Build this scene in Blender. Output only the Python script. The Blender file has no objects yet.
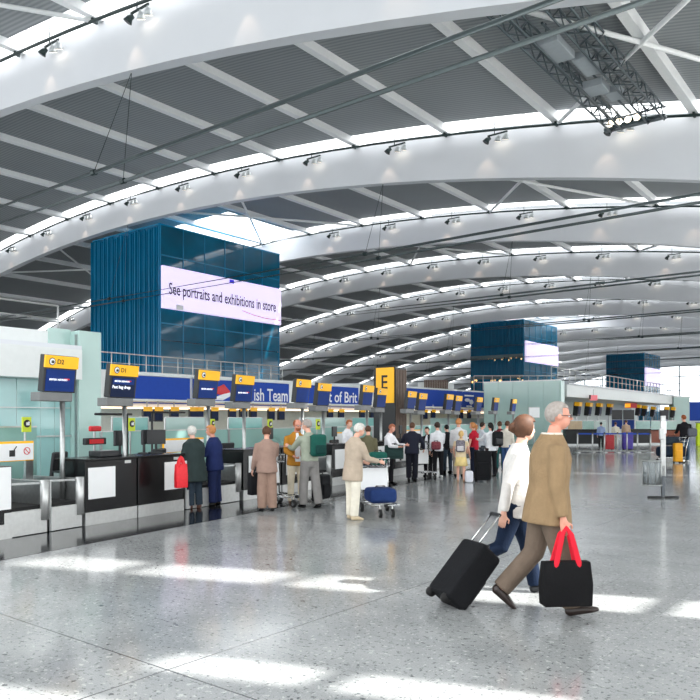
import bpy, bmesh, math, random
from mathutils import Vector, Matrix, Euler
random.seed(4)
PI = math.pi
scene = bpy.context.scene
COL = scene.collection

# ------------------------------------------------------------------ camera
F_PX, HOR, VPX, EYE = 724.0, 419.0, 915.0, 1.7
TH = math.atan2(VPX - 350, F_PX)
FW = Vector((-math.sin(TH), math.cos(TH), 0)); RT = Vector((math.cos(TH), math.sin(TH), 0))
cam = bpy.data.cameras.new('camera'); camo = bpy.data.objects.new('camera', cam); COL.objects.link(camo)
camo.location = (0, 0, EYE); camo.rotation_euler = (PI / 2, 0, TH)
cam.sensor_width = 36; cam.lens = 36 * F_PX / 700; cam.shift_y = (HOR - 350) / 700
cam.clip_end = 1000; cam.clip_start = 0.05
scene.camera = camo

def ray(px): return FW + RT * ((px - 350) / F_PX)
def at_t(px, t, z=0): p = ray(px) * t; return Vector((p.x, p.y, z))
def ground(px, py): return at_t(px, EYE * F_PX / (py - HOR))
def depth(py): return EYE * F_PX / (py - HOR)
def at_x(px, X): d = ray(px); t = X / d.x; return Vector((X, d.y * t, 0)), t
def at_y(px, Y): d = ray(px); t = Y / d.y; return Vector((d.x * t, Y, 0)), t

# ------------------------------------------------------------------ materials
def lin(c): c /= 255.0; return c / 12.92 if c <= 0.04045 else ((c + 0.055) / 1.055) ** 2.4
def rgb(r, g, b): return (lin(r), lin(g), lin(b), 1)
MATS = {}
def mat(name, c, rough=0.5, metal=0.0, var=0.06, scale=6.0, spec=0.5, emit=0.0, bump=0.0, coat=0.0):
    if name in MATS: return MATS[name]
    m = bpy.data.materials.new(name); m.use_nodes = True; nt = m.node_tree
    b = nt.nodes['Principled BSDF']; base = rgb(*c)
    tc = nt.nodes.new('ShaderNodeTexCoord')
    nz = nt.nodes.new('ShaderNodeTexNoise'); nz.inputs['Scale'].default_value = scale; nz.inputs['Detail'].default_value = 3
    nt.links.new(tc.outputs['Object'], nz.inputs['Vector'])
    rp = nt.nodes.new('ShaderNodeValToRGB')
    rp.color_ramp.elements[0].position = .3; rp.color_ramp.elements[1].position = .7
    rp.color_ramp.elements[0].color = tuple(x * (1 - var) for x in base[:3]) + (1,)
    rp.color_ramp.elements[1].color = tuple(min(1, x * (1 + var)) for x in base[:3]) + (1,)
    nt.links.new(nz.outputs['Fac'], rp.inputs['Fac']); nt.links.new(rp.outputs['Color'], b.inputs['Base Color'])
    b.inputs['Roughness'].default_value = rough; b.inputs['Metallic'].default_value = metal
    b.inputs['Specular IOR Level'].default_value = spec
    if coat: b.inputs['Coat Weight'].default_value = coat
    if emit:
        b.inputs['Emission Color'].default_value = base; b.inputs['Emission Strength'].default_value = emit
    if bump:
        bp = nt.nodes.new('ShaderNodeBump'); bp.inputs['Strength'].default_value = bump; bp.inputs['Distance'].default_value = .02
        n2 = nt.nodes.new('ShaderNodeTexNoise'); n2.inputs['Scale'].default_value = scale * 6; nt.links.new(tc.outputs['Object'], n2.inputs['Vector'])
        nt.links.new(n2.outputs['Fac'], bp.inputs['Height']); nt.links.new(bp.outputs['Normal'], b.inputs['Normal'])
    MATS[name] = m; return m
def glass(name, tint, fac=.12, rough=.02, alpha=None):
    m = bpy.data.materials.new(name); m.use_nodes = True; nt = m.node_tree; nt.nodes.clear()
    o = nt.nodes.new('ShaderNodeOutputMaterial'); tr = nt.nodes.new('ShaderNodeBsdfTransparent'); gl = nt.nodes.new('ShaderNodeBsdfGlossy')
    tr.inputs['Color'].default_value = rgb(*tint); gl.inputs['Roughness'].default_value = rough
    fr = nt.nodes.new('ShaderNodeLayerWeight'); fr.inputs['Blend'].default_value = fac
    mx = nt.nodes.new('ShaderNodeMixShader'); nt.links.new(fr.outputs['Fresnel'], mx.inputs['Fac'])
    nt.links.new(tr.outputs[0], mx.inputs[1]); nt.links.new(gl.outputs[0], mx.inputs[2])
    last = mx
    if alpha:
        df = nt.nodes.new('ShaderNodeBsdfDiffuse'); df.inputs['Color'].default_value = rgb(*alpha[1])
        m2 = nt.nodes.new('ShaderNodeMixShader'); m2.inputs['Fac'].default_value = alpha[0]
        nt.links.new(mx.outputs[0], m2.inputs[1]); nt.links.new(df.outputs[0], m2.inputs[2]); last = m2
    nt.links.new(last.outputs[0], o.inputs['Surface']); return m

WHITE = mat('white_steel', (218, 221, 226), .45, var=.02, scale=.4)
PURL = mat('white_purlin', (248, 250, 251), .5, var=.02)
GREYP = mat('grey_panel', (205, 212, 214), .5, var=.03)
FASC = mat('pale_fascia', (226, 230, 229), .45, var=.02)
STEEL = mat('brushed_steel', (164, 167, 167), .3, .85, var=.08, scale=20)
STEELL = mat('pale_steel', (196, 198, 197), .36, .55, var=.06, scale=14)
CHROME = mat('chrome_tube', (205, 207, 208), .2, .95, var=.03)
BLACK = mat('black_laminate', (12, 13, 15), .25, var=.1, spec=.3)
DARK = mat('dark_plastic', (26, 28, 32), .42, var=.1)
RUBBER = mat('black_rubber', (18, 18, 19), .75, var=.1)
RAILM = mat('dark_green_rail', (38, 54, 54), .35, .4, var=.06)
TUBE = mat('grey_tube', (88, 98, 100), .33, .5, var=.05)
TRUSSM = mat('truss_metal', (78, 90, 95), .4, .3, var=.08)
YELLOW = mat('sign_yellow', (252, 186, 10), .4, var=.02, emit=.12)
SCREEN = mat('screen_blue', (10, 44, 108), .5, var=.05, emit=.25, spec=.2)
SCREEN2 = mat('screen_navy', (12, 28, 60), .5, var=.05, emit=.15, spec=.2)
BANNER = mat('banner_blue', (38, 76, 172), .6, var=.03, spec=.2)
LETTERW = mat('white_lettering', (242, 244, 248), .5, var=.01)
LETTERG = mat('glowing_white_lettering', (238, 242, 250), .5, var=.01, emit=.8)
LETTERB = mat('black_lettering', (18, 17, 16), .5, var=.02)
LIME = mat('lime_sign', (196, 214, 44), .4, var=.03, emit=.1)
REDP = mat('red_plastic', (214, 26, 40), .4, var=.05)
TEALP = mat('teal_panel', (138, 196, 190), .12, var=.04, scale=1.5)
PALEG = mat('pale_green_panel', (178, 206, 200), .1, var=.03, scale=1.2)
WHITEP = mat('white_board', (240, 242, 243), .4, var=.01)
LAMP = mat('lamp_glow', (255, 240, 215), .4, var=0, emit=3.0)
CERAM = mat('silver_lamp_head', (190, 196, 198), .35, .4)
BROWNW = mat('brown_slats', (112, 94, 82), .5, var=.1)
def frosted(name, c):
    m = bpy.data.materials.new(name); m.use_nodes = True; nt = m.node_tree; nt.nodes.clear()
    o = nt.nodes.new('ShaderNodeOutputMaterial'); tr = nt.nodes.new('ShaderNodeBsdfTranslucent'); tr.inputs['Color'].default_value = rgb(*c)
    gl = nt.nodes.new('ShaderNodeBsdfGlossy'); gl.inputs['Roughness'].default_value = .3; mx = nt.nodes.new('ShaderNodeMixShader'); mx.inputs['Fac'].default_value = .06
    nt.links.new(tr.outputs[0], mx.inputs[1]); nt.links.new(gl.outputs[0], mx.inputs[2]); nt.links.new(mx.outputs[0], o.inputs['Surface']); return m
GLASS_SKY = frosted('frosted_rooflight_glass', (226, 228, 230))
GLASS_END = glass('end_glass', (246, 250, 252), .06)
GLASS_TEAL = glass('teal_glass', (176, 222, 214), .25, .03, alpha=(.6, (186, 226, 220)))

def tower_glass(name, c1, c2, sx, wave_axis):
    m = mat(name, c1, .08, var=.12, scale=.35, spec=.8)
    return m
BLUEG = tower_glass('deep_teal_glass', (8, 104, 142), None, 1, 'Y')
BLUEF = mat('teal_fin', (14, 128, 172), .25, var=.1, scale=.5, spec=.7)
BLUED = mat('dark_teal_glass', (4, 42, 58), .05, var=.2, scale=.5, spec=.9)

# deck with fine ribs
DECK = mat('grey_roof_deck', (156, 161, 164), .65, var=.05, scale=.25)
nt = DECK.node_tree; b = nt.nodes['Principled BSDF']
tc = nt.nodes.new('ShaderNodeTexCoord'); wv = nt.nodes.new('ShaderNodeTexWave'); wv.bands_direction = 'Y'; wv.inputs['Scale'].default_value = 1.3
wv.inputs['Distortion'].default_value = 0
nt.links.new(tc.outputs['Object'], wv.inputs['Vector'])
mx = nt.nodes.new('ShaderNodeMix'); mx.data_type = 'RGBA'; mx.blend_type = 'MULTIPLY'; mx.inputs[0].default_value = .3
old = b.inputs['Base Color'].links[0].from_socket
nt.links.new(old, mx.inputs[6]); nt.links.new(wv.outputs['Color'], mx.inputs[7]); nt.links.new(mx.outputs[2], b.inputs['Base Color'])

def floor_mat():
    m = bpy.data.materials.new('polished_terrazzo'); m.use_nodes = True; nt = m.node_tree; N = nt.nodes; L = nt.links
    b = N['Principled BSDF']; tc = N.new('ShaderNodeTexCoord')
    n1 = N.new('ShaderNodeTexNoise'); n1.inputs['Scale'].default_value = 1.6; n1.inputs['Detail'].default_value = 6
    L.new(tc.outputs['Object'], n1.inputs['Vector'])
    r1 = N.new('ShaderNodeValToRGB'); r1.color_ramp.elements[0].position = .25; r1.color_ramp.elements[1].position = .75
    r1.color_ramp.elements[0].color = rgb(144, 147, 148); r1.color_ramp.elements[1].color = rgb(170, 173, 173)
    L.new(n1.outputs['Fac'], r1.inputs['Fac'])
    cur = r1.outputs['Color']
    def flecks(scale, lo, hi, col, cur, amt):
        v = N.new('ShaderNodeTexNoise'); v.inputs['Scale'].default_value = scale; v.inputs['Detail'].default_value = 2.5; v.inputs['Roughness'].default_value = .7
        L.new(tc.outputs['Object'], v.inputs['Vector'])
        r = N.new('ShaderNodeValToRGB'); r.color_ramp.elements[0].position = lo; r.color_ramp.elements[1].position = hi
        r.color_ramp.elements[0].color = (0, 0, 0, 1); r.color_ramp.elements[1].color = (amt, amt, amt, 1)
        L.new(v.outputs['Fac'], r.inputs['Fac'])
        x = N.new('ShaderNodeMix'); x.data_type = 'RGBA'; L.new(r.outputs['Color'], x.inputs[0]); L.new(cur, x.inputs[6]); x.inputs[7].default_value = rgb(*col)
        return x.outputs[2]
    cur = flecks(24, .58, .64, (84, 88, 92), cur, .8)
    cur = flecks(19, .60, .66, (204, 206, 204), cur, .8)
    cur = flecks(9, .66, .70, (64, 68, 72), cur, .85)
    cur = flecks(75, .56, .7, (188, 191, 192), cur, .6)
    cur = flecks(95, .56, .7, (92, 97, 101), cur, .6)
    # joints
    sp = N.new('ShaderNodeSeparateXYZ'); L.new(tc.outputs['Object'], sp.inputs[0])
    def joint(sock, off, period, w, cur, amt):
        a = N.new('ShaderNodeMath'); a.operation = 'ADD'; a.inputs[1].default_value = off + 300 * period; L.new(sock, a.inputs[0])
        q = N.new('ShaderNodeMath'); q.operation = 'MODULO'; q.inputs[1].default_value = period; L.new(a.outputs[0], q.inputs[0])
        c = N.new('ShaderNodeMath'); c.operation = 'LESS_THAN'; c.inputs[1].default_value = w; L.new(q.outputs[0], c.inputs[0])
        d = N.new('ShaderNodeMath'); d.operation = 'MULTIPLY'; d.inputs[1].default_value = amt; L.new(c.outputs[0], d.inputs[0])
        x = N.new('ShaderNodeMix'); x.data_type = 'RGBA'; L.new(d.outputs[0], x.inputs[0]); L.new(cur, x.inputs[6]); x.inputs[7].default_value = rgb(40, 44, 48)
        return x.outputs[2]
    for sock, off in ((sp.outputs['X'], 4.0), (sp.outputs['Y'], -3.1)):
        cur = joint(sock, off, .75, .006, cur, .28)
        cur = joint(sock, off, 6.0, .012, cur, .85)
    L.new(cur, b.inputs['Base Color'])
    n2 = N.new('ShaderNodeTexNoise'); n2.inputs['Scale'].default_value = 2.2; L.new(tc.outputs['Object'], n2.inputs['Vector'])
    mr = N.new('ShaderNodeMapRange'); mr.inputs['To Min'].default_value = .1; mr.inputs['To Max'].default_value = .17
    L.new(n2.outputs['Fac'], mr.inputs['Value']); L.new(mr.outputs[0], b.inputs['Roughness'])
    b.inputs['Specular IOR Level'].default_value = .55
    return m
FLOOR = floor_mat()
STRIP = mat('dark_granite', (30, 32, 36), .12, var=.35, scale=40, spec=.55)

# ------------------------------------------------------------------ mesh builder
class MB:
    def __init__(s): s.v = []; s.f = []
    def add(s, vs, fs):
        o = len(s.v); s.v += [tuple(v) for v in vs]; s.f += [tuple(i + o for i in f) for f in fs]; return s
    def box(s, c, d, M=None, bev=0):
        x, y, z = c; a, b_, e = d[0] / 2, d[1] / 2, d[2] / 2
        if bev:
            bm = bmesh.new(); bmesh.ops.create_cube(bm, size=1)
            for v in bm.verts: v.co = Vector((v.co.x * d[0], v.co.y * d[1], v.co.z * d[2]))
            bmesh.ops.bevel(bm, geom=list(bm.edges), offset=bev, segments=3, profile=.5, affect='EDGES')
            bm.verts.index_update()
            vs = [v.co.copy() for v in bm.verts]; fs = [[v.index for v in f.verts] for f in bm.faces]; bm.free()
        else:
            vs = [Vector((i * a, j * b_, k * e)) for k in (-1, 1) for j in (-1, 1) for i in (-1, 1)]
            fs = [(0, 2, 3, 1), (4, 5, 7, 6), (0, 1, 5, 4), (2, 6, 7, 3), (0, 4, 6, 2), (1, 3, 7, 5)]
        if M is not None: vs = [M @ v for v in vs]
        return s.add([v + Vector(c) for v in vs], fs)
    def bar(s, p0, p1, w, h=None):
        h = h or w; p0 = Vector(p0); p1 = Vector(p1); t = p1 - p0; L_ = t.length
        q = t.to_track_quat('Y', 'Z').to_matrix()
        return s.box((p0 + p1) / 2, (w, L_, h), q)
    def tube(s, pts, r, n=8, cap=True):
        pts = [Vector(p) for p in pts]; rs = r if isinstance(r, (list, tuple)) else [r] * len(pts)
        return s.loft(pts, [(a, a) for a in rs], n)
    def loft(s, pts, rad, n=12, side=Vector((1, 0, 0))):
        pts = [Vector(p) for p in pts]; vs = []; fs = []
        for i, p in enumerate(pts):
            t = (pts[min(i + 1, len(pts) - 1)] - pts[max(i - 1, 0)])
            if t.length < 1e-9: t = Vector((0, 0, 1))
            t.normalize(); a = side - t * side.dot(t)
            if a.length < 1e-3: a = Vector((0, 1, 0)) - t * t.y
            if a.length < 1e-3: a = Vector((0, 0, 1)) - t * t.z
            a.normalize(); b_ = t.cross(a)
            for k in range(n):
                an = 2 * PI * k / n; vs.append(p + a * (rad[i][0] * math.cos(an)) + b_ * (rad[i][1] * math.sin(an)))
        m = len(pts)
        for i in range(m - 1):
            for k in range(n):
                k2 = (k + 1) % n; fs.append((i * n + k, i * n + k2, (i + 1) * n + k2, (i + 1) * n + k))
        fs.append(tuple(range(n - 1, -1, -1))); fs.append(tuple((m - 1) * n + k for k in range(n)))
        return s.add(vs, fs)
    def ball(s, c, r, n=12, M=None):
        if not isinstance(r, (tuple, list, Vector)): r = (r, r, r)
        vs = []; fs = []; c = Vector(c); h = max(5, n // 2 + 1)
        for i in range(h + 1):
            ph = PI * i / h
            for k in range(n):
                an = 2 * PI * k / n
                v = Vector((r[0] * math.sin(ph) * math.cos(an), r[1] * math.sin(ph) * math.sin(an), r[2] * math.cos(ph)))
                vs.append((M @ v if M is not None else v) + c)
        for i in range(h):
            for k in range(n):
                k2 = (k + 1) % n; fs.append((i * n + k, (i + 1) * n + k, (i + 1) * n + k2, i * n + k2))
        return s.add(vs, fs)
    def disc(s, c, nrm, r, th=.005, n=20):
        nrm = Vector(nrm).normalized(); c = Vector(c); return s.loft([c - nrm * th / 2, c + nrm * th / 2], [(r, r)] * 2, n, side=Vector((0, 0, 1)))
    def prism(s, poly, lo, hi, axis='Z'):
        n = len(poly)
        def P(p, h): return (p[0], p[1], h) if axis == 'Z' else ((h, p[0], p[1]) if axis == 'X' else (p[0], h, p[1]))
        vs = [P(p, lo) for p in poly] + [P(p, hi) for p in poly]
        return s.add(vs, [tuple(range(n - 1, -1, -1)), tuple(range(n, 2 * n))] + [(i, (i + 1) % n, n + (i + 1) % n, n + i) for i in range(n)])
    def build(s, name, m, parent=None, smooth=False, loc=None):
        me = bpy.data.meshes.new(name); me.from_pydata(s.v, [], s.f); me.validate()
        bm = bmesh.new(); bm.from_mesh(me); bmesh.ops.recalc_face_normals(bm, faces=bm.faces); bm.to_mesh(me); bm.free()
        me.materials.append(m)
        if smooth: me.polygons.foreach_set('use_smooth', [True] * len(me.polygons))
        o = bpy.data.objects.new(name, me); COL.objects.link(o)
        if parent is not None: o.parent = parent
        if loc is not None: o.location = loc
        return o

def tag(o, label, cat, group=None, kind=None):
    o['label'] = label; o['category'] = cat
    if group: o['group'] = group
    if kind: o['kind'] = kind
    return o
def thing(name, label, cat, loc=(0, 0, 0), rz=0, group=None):
    o = bpy.data.objects.new(name, None); COL.objects.link(o); o.empty_display_size = .1
    o.location = loc; o.rotation_euler = (0, 0, rz); return tag(o, label, cat, group)
def struct(o, label=None, cat=None):
    o['kind'] = 'structure'
    if label: o['label'] = label
    if cat: o['category'] = cat
    return o
def kids(o): return [c for c in KID.get(o.name, [])] if False else list(o.children)
def dup(root, loc, rz=None, label=None, group=None, scale=None):
    r = root.copy(); COL.objects.link(r); r.location = loc
    if rz is not None: r.rotation_euler = (0, 0, rz)
    if label: r['label'] = label
    if group: r['group'] = group
    if scale: r.scale = (scale,) * 3
    for ch in list(root.children):
        c = ch.copy(); COL.objects.link(c); c.parent = r
        for g in list(ch.children):
            d = g.copy(); COL.objects.link(d); d.parent = c
    return r
def text(name, body, size, m, parent, loc, rot, ext=.002, align='LEFT', sx=1.0, width=None, bold=.012):
    c = bpy.data.curves.new(name, 'FONT'); c.body = body; c.size = size; c.extrude = ext; c.align_x = align; c.align_y = 'CENTER'
    c.offset = bold * size; c.resolution_u = 3
    o = bpy.data.objects.new(name + '_curve', c); COL.objects.link(o); bpy.context.view_layer.update()
    me = bpy.data.meshes.new_from_object(o.evaluated_get(bpy.context.evaluated_depsgraph_get())); bpy.data.objects.remove(o); bpy.data.curves.remove(c)
    me.name = name; me.materials.clear(); me.materials.append(m)
    xs = [v.co.x for v in me.vertices]; k = sx
    if width: k = width / (max(xs) - min(xs))
    for v in me.vertices: v.co.x *= k
    o = bpy.data.objects.new(name, me); COL.objects.link(o); o.parent = parent; o.location = loc; o.rotation_euler = rot
    return o
ORD = ['first', 'second', 'third', 'fourth', 'fifth', 'sixth', 'seventh', 'eighth', 'ninth', 'tenth', 'eleventh', 'twelfth', 'thirteenth', 'fourteenth', 'fifteenth', 'sixteenth', 'seventeenth', 'eighteenth']
FACE_X = (PI / 2, 0, PI / 2)       # lettering that faces +X and reads along +Y

# ------------------------------------------------------------------ floor
fl = MB().add([(-135, -30, 0), (40, -30, 0), (40, 260, 0), (-135, 260, 0)], [(0, 1, 2, 3)]).build('floor', FLOOR); struct(fl, 'polished grey speckled terrazzo floor of the hall', 'floor')
RD = Vector((-.163, .9866, 0)); RN = Vector((.9866, .163, 0)); RANG = math.atan2(.163, .9866); R0 = Vector((-10.2, 5.5, 0))
def row(s, n, z=0): p = R0 + RD * s - RN * n; return Vector((p.x, p.y, z))
def row_s(px, n=0):
    d = ray(px); o = R0 - RN * n       # o + s RD = t d
    det = RD.x * (-d.y) + d.x * RD.y
    s = (-o.x * (-d.y) - d.x * o.y) / det
    return s
q = [row(-8, -1.3), row(28, -1.45), row(28, 1.2), row(-8, 1.2)]
struct(MB().prism([(p.x, p.y) for p in q], -.02, .004).build('floor_border', STRIP), 'dark polished granite band along the check-in desks', 'floor')

# ------------------------------------------------------------------ roof
def zb(X): return 17.78 - (X + 50.44) ** 2 / 351.8
def HB(X): return 2.2 + .85 * max(0, (X + 60) / 52) ** 2.5
def zd(X): return zb(X) + HB(X) + .3
NA = 13; Y0 = 17.84; SP = 18.0
AY = [Y0 + SP * (k - 1) for k in range(0, NA + 1)]          # A0 .. A13
PX = [-1.4 - 6.5 * k for k in range(0, 19)]
XS = [3.4 - 3.25 * k for k in range(0, 42)]
nth = ['over the camera', 'nearest', 'second nearest', 'third nearest', 'fourth nearest', 'fifth nearest', 'sixth nearest', 'seventh nearest', 'eighth nearest', 'ninth nearest', 'tenth nearest', 'eleventh nearest', 'twelfth nearest', 'farthest']
BEAMP = [(0, 0), (0, 1), (1.5, 1), (.55, 0)]
for k, Y in enumerate(AY):
    m = MB(); vs = []; fs = []
    for X in XS:
        for dy, dz in BEAMP: vs.append((X, Y + dy, zb(X) + dz * HB(X)))
    n = len(BEAMP)
    for i in range(len(XS) - 1):
        for j in range(n): fs.append((i * n + j, i * n + (j + 1) % n, (i + 1) * n + (j + 1) % n, (i + 1) * n + j))
    fs += [(0, 1, 2, 3), tuple((len(XS) - 1) * n + j for j in (3, 2, 1, 0))]
    o = m.add(vs, fs).build('trim_%d' % (k + 1), WHITE)
    struct(o, 'white arched roof beam, %s' % (nth[k] if k == 0 else nth[k] + ' one to the camera'), 'beam')
SKW = .85
def deck_end(k, x):      # wide rooflights over the glass towers
    full = (AY[k + 1] - SKW) if k < len(AY) - 1 else AY[k] + 8
    if k == 2 and -66 < x < -49: return 44.5
    if k == 6 and -62 < x < -45: return 114.0
    return full
dk = MB()
for k in range(len(AY)):
    ya = AY[k] + 1.5; yb_ = (AY[k + 1] - SKW) if k < len(AY) - 1 else AY[k] + 8
    for i in range(len(XS) - 1):
        x0, x1 = XS[i], XS[i + 1]; z0, z1 = zd(x0), zd(x1); yb_ = deck_end(k, x1)
        dk.add([(x0, ya, z0), (x1, ya, z1), (x1, yb_, z1), (x0, yb_, z0), (x0, ya, z0 + .3), (x1, ya, z1 + .3), (x1, yb_, z1 + .3), (x0, yb_, z0 + .3)],
               [(0, 1, 2, 3), (4, 7, 6, 5), (1, 5, 6, 2), (0, 3, 7, 4), (0, 4, 5, 1), (3, 2, 6, 7)])
ceil = dk.build('ceiling', DECK); struct(ceil, 'dark grey ribbed roof deck between the white arches', 'ceiling')
pm = None
for X in PX:
    z = zd(X)
    sl = math.atan((zd(X + .1) - zd(X - .1)) / .2)
    m = MB().box((0, 0, -.19), (.42, AY[-1] + 8 - AY[0], .38), Matrix.Rotation(-sl, 3, 'Y'))
    o = m.build('ceiling_joist', PURL, ceil, loc=(X, (AY[0] + AY[-1] + 8) / 2, z))
# diagonal braces
for k, Xc in ((1, -7.9), (2, -20.9), (2, -72.9), (3, -14.4), (3, -40.4), (4, -20.9), (5, -27.4), (0, -33.9), (2, -46.9)):
    ya, yb_ = AY[k] + 1.5, AY[k + 1] - .2
    for sg in (-1, 1):
        x0, x1 = Xc - 6.5 * sg, Xc + 6.5 * sg
        MB().tube([(x0, ya, zd(x0) - .45), (Xc, (ya + yb_) / 2, zd(Xc) - .5), (x1, yb_, zd(x1) - .45)], .1, 10).build('brace', PURL, ceil, smooth=True)
for k in range(0, NA + 1):
    m = MB(); Y = AY[k]
    for i in range(len(XS) - 1):
        x0, x1 = XS[i], XS[i + 1]; z0, z1 = zd(x0) + .15, zd(x1) + .15
        ye = deck_end(k - 1, x1) if k else Y - SKW
        m.add([(x0, ye - .05, z0), (x1, ye - .05, z1), (x1, Y + .02, z1), (x0, Y + .02, z0)], [(0, 1, 2, 3)])
    w = m.build('window_%d' % (k + 1), GLASS_SKY); struct(w, 'strip of glazed rooflight running along the %s white arch' % (nth[k] if k else 'overhead'), 'rooflight')
    bar = MB()
    for i in range(len(XS) - 1):
        X = XS[i]; ye = deck_end(k - 1, X) if k else Y - SKW
        bar.box((X, (Y + ye) / 2, zd(X) + .2), (.09, Y - ye, .1))
        if ye < Y - 2:
            for j in range(1, 7): bar.box((X - 1.6, ye + (Y - ye) * j / 7, zd(X) + .2), (3.2, .1, .12))
    bar.build('glazing_bar', PURL, w)

# lighting rails and spotlight clusters
SPOT = None
for k in range(1, 9):
    Y = AY[k] - .42
    pts = [(X, Y, zb(X) + HB(X) - .22) for X in XS if -110 < X < 3]
    r = MB().tube(pts, .075, 8).build('lighting_rail', RAILM, smooth=True)
    tag(r, 'dark lighting rail along the top of the %s white arch' % nth[k], 'rail', 'lighting rails')
    for X in PX:
        if -85 < X < 3 and k < 6: MB().box((X, Y + .1, zb(X) + HB(X) - .05), (.1, .28, .45)).build('bracket', RAILM, r)
    xs = [p + 3.1 for p in PX]; inview = []
    for X in sorted(xs):
        d = Vector((X, Y, 0)); t = d.dot(FW); px = 350 + F_PX * d.dot(RT) / t; py = HOR - (zb(X) + HB(X) - .6 - EYE) / t * F_PX
        hid = (92 < px < 285 and k >= 3 and py > 225) or (k >= 6 and 470 < px < 560)
        if 2 < px < 698 and 2 < py < 372 and not hid: inview.append(X)
    for i, X in enumerate(inview):
        loc = (X, Y, zb(X) + HB(X) - .22)
        lab = '%s cluster of spotlights from the left on the %s white arch' % (ORD[i], nth[k])
        grp = 'spotlight clusters on the arches'
        if SPOT is None:
            SPOT = thing('spotlight_cluster', lab, 'spotlight', loc, 0, grp)
            MB().bar((0, 0, .62), (0, 0, -.25), .035).bar((-.4, 0, -.26), (.75, 0, -.26), .06, .08).build('mounting_bar', RAILM, SPOT)
            for j, (dx, mm) in enumerate(((-.3, RAILM), (.22, CERAM), (.68, CERAM))):
                a = Vector((dx, -.0, -.3)); e = Vector((dx - .16, -.12, -.62)) if j == 0 else Vector((dx - .1, .12, -.6))
                h = MB().tube([a, a + Vector((0, 0, -.1))], .03, 6).tube([a + Vector((.05, .02, -.08)), a * .5 + e * .5, e], [.08, .13, .19], 12).build('lamp_head', mm, SPOT, smooth=True)
                t = (e - a).normalized(); MB().disc(e + t * .006, t, .16, .01, 12).build('lens', LAMP if j else DARK, h)
        else: dup(SPOT, loc, 0, lab, grp)

for k in (1, 2, 3, 4):
    for X in [p + 2.4 for p in PX if -75 < p]:
        sp = bpy.data.lights.new('spotlight_beam', 'SPOT'); sp.energy = 38; sp.color = (1, .72, .5); sp.spot_size = math.radians(58); sp.spot_blend = .5; sp.shadow_soft_size = .08
        so_ = bpy.data.objects.new('spotlight_beam', sp); COL.objects.link(so_); so_.location = (X, AY[k] - .62, zb(X) + HB(X) - .95)
        so_.rotation_euler = Vector((0, .5, -HB(X) + .6)).to_track_quat('-Z', 'Y').to_euler()

# suspended pipes across the hall, in pairs under each arch
for k in range(0, 10):
    for j in range(2):
        Y = 16.4 + 18 * k + 1.35 * j; Z = 11.6
        o = MB().tube([(-128, Y, Z), (-60, Y, Z - .1), (-25.7, Y, Z - .12), (2.9, Y, Z)], .075 if k < 2 else .07, 10).build('suspended_pipe', TUBE, smooth=True)
        tag(o, '%s grey pipe of the pair hung under the %s white arch' % (['nearer', 'farther'][j], nth[k + 1]), 'pipe', 'pipes hung across the hall')
        for X in (-25.7, -51.7, -77.7):
            zz = Z - .11
            MB().tube([(X, Y, zz), (X + .1, AY[k + 1] + .25, zb(X) + .05)], .014, 5).tube([(X - .12, Y, zz), (X + .12, Y, zz)], .12, 8).build('hanger', RAILM, o)

# maintenance gantry with lattice trusses
g = thing('roof_gantry', 'pair of dark lattice trusses hung below the roof at the top right', 'gantry', (0, 0, 0))
def truss(x, y0, y1, z, w=.5, h=.55, seg=26):
    m = MB(); cs = [(x - w / 2, z), (x + w / 2, z), (x - w / 2, z + h), (x + w / 2, z + h)]
    for cx, cz in cs: m.tube([(cx, y0, cz), (cx, y1, cz)], .045, 6)
    dy = (y1 - y0) / seg
    for i in range(seg):
        a, b_ = y0 + i * dy, y0 + (i + 1) * dy
        if i % 2: a, b_ = b_, a
        for (p, q_) in ((0, 1), (0, 2), (1, 3), (2, 3)):
            m.tube([(cs[p][0], a, cs[p][1]), (cs[q_][0], b_, cs[q_][1])], .026, 5)
    return m
truss(-10.95, 18.3, 34.2, 15.1).build('truss', TRUSSM, g, smooth=True); truss(-9.2, 18.3, 34.2, 15.1, .7).build('truss', TRUSSM, g, smooth=True)
MB().box((-10.1, 34.1, 15.2), (2.7, .35, .12)).box((-10.1, 34.1, 15.65), (2.7, .08, .06)).build('end_beam', TRUSSM, g)
for dx in (-.85, -.45, -.05, .35): MB().disc((-10.3 + dx, 33.92, 15.4), (0, -1, 0), .15, .04, 14).build('floodlight', LAMP, g)
for (x, y, sx, sy) in ((-10.4, 25.6, .8, 1.7), (-9.9, 27.4, .6, 1.6), (-10.3, 29.6, .8, 1.0), (-9.85, 30.6, .6, .9)):
    MB().box((x, y, 15.3), (sx, sy, .3), bev=.03).build('panel', mat('gantry_panel', (158, 166, 172), .5, var=.04), g)
MB().tube([(-10.9, 24, 15.5), (-10.7, 32.5, 15.5)], .07, 6).tube([(-10.25, 24, 15.5), (-10.1, 33.5, 15.5)], .05, 6).build('cable_tray', TRUSSM, g)
for y in (20, 26, 32):
    for x in (-10.95, -9.2): MB().tube([(x, y, 15.9), (x, y, zd(x))], .03, 6).build('hanger', TRUSSM, g)

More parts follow.
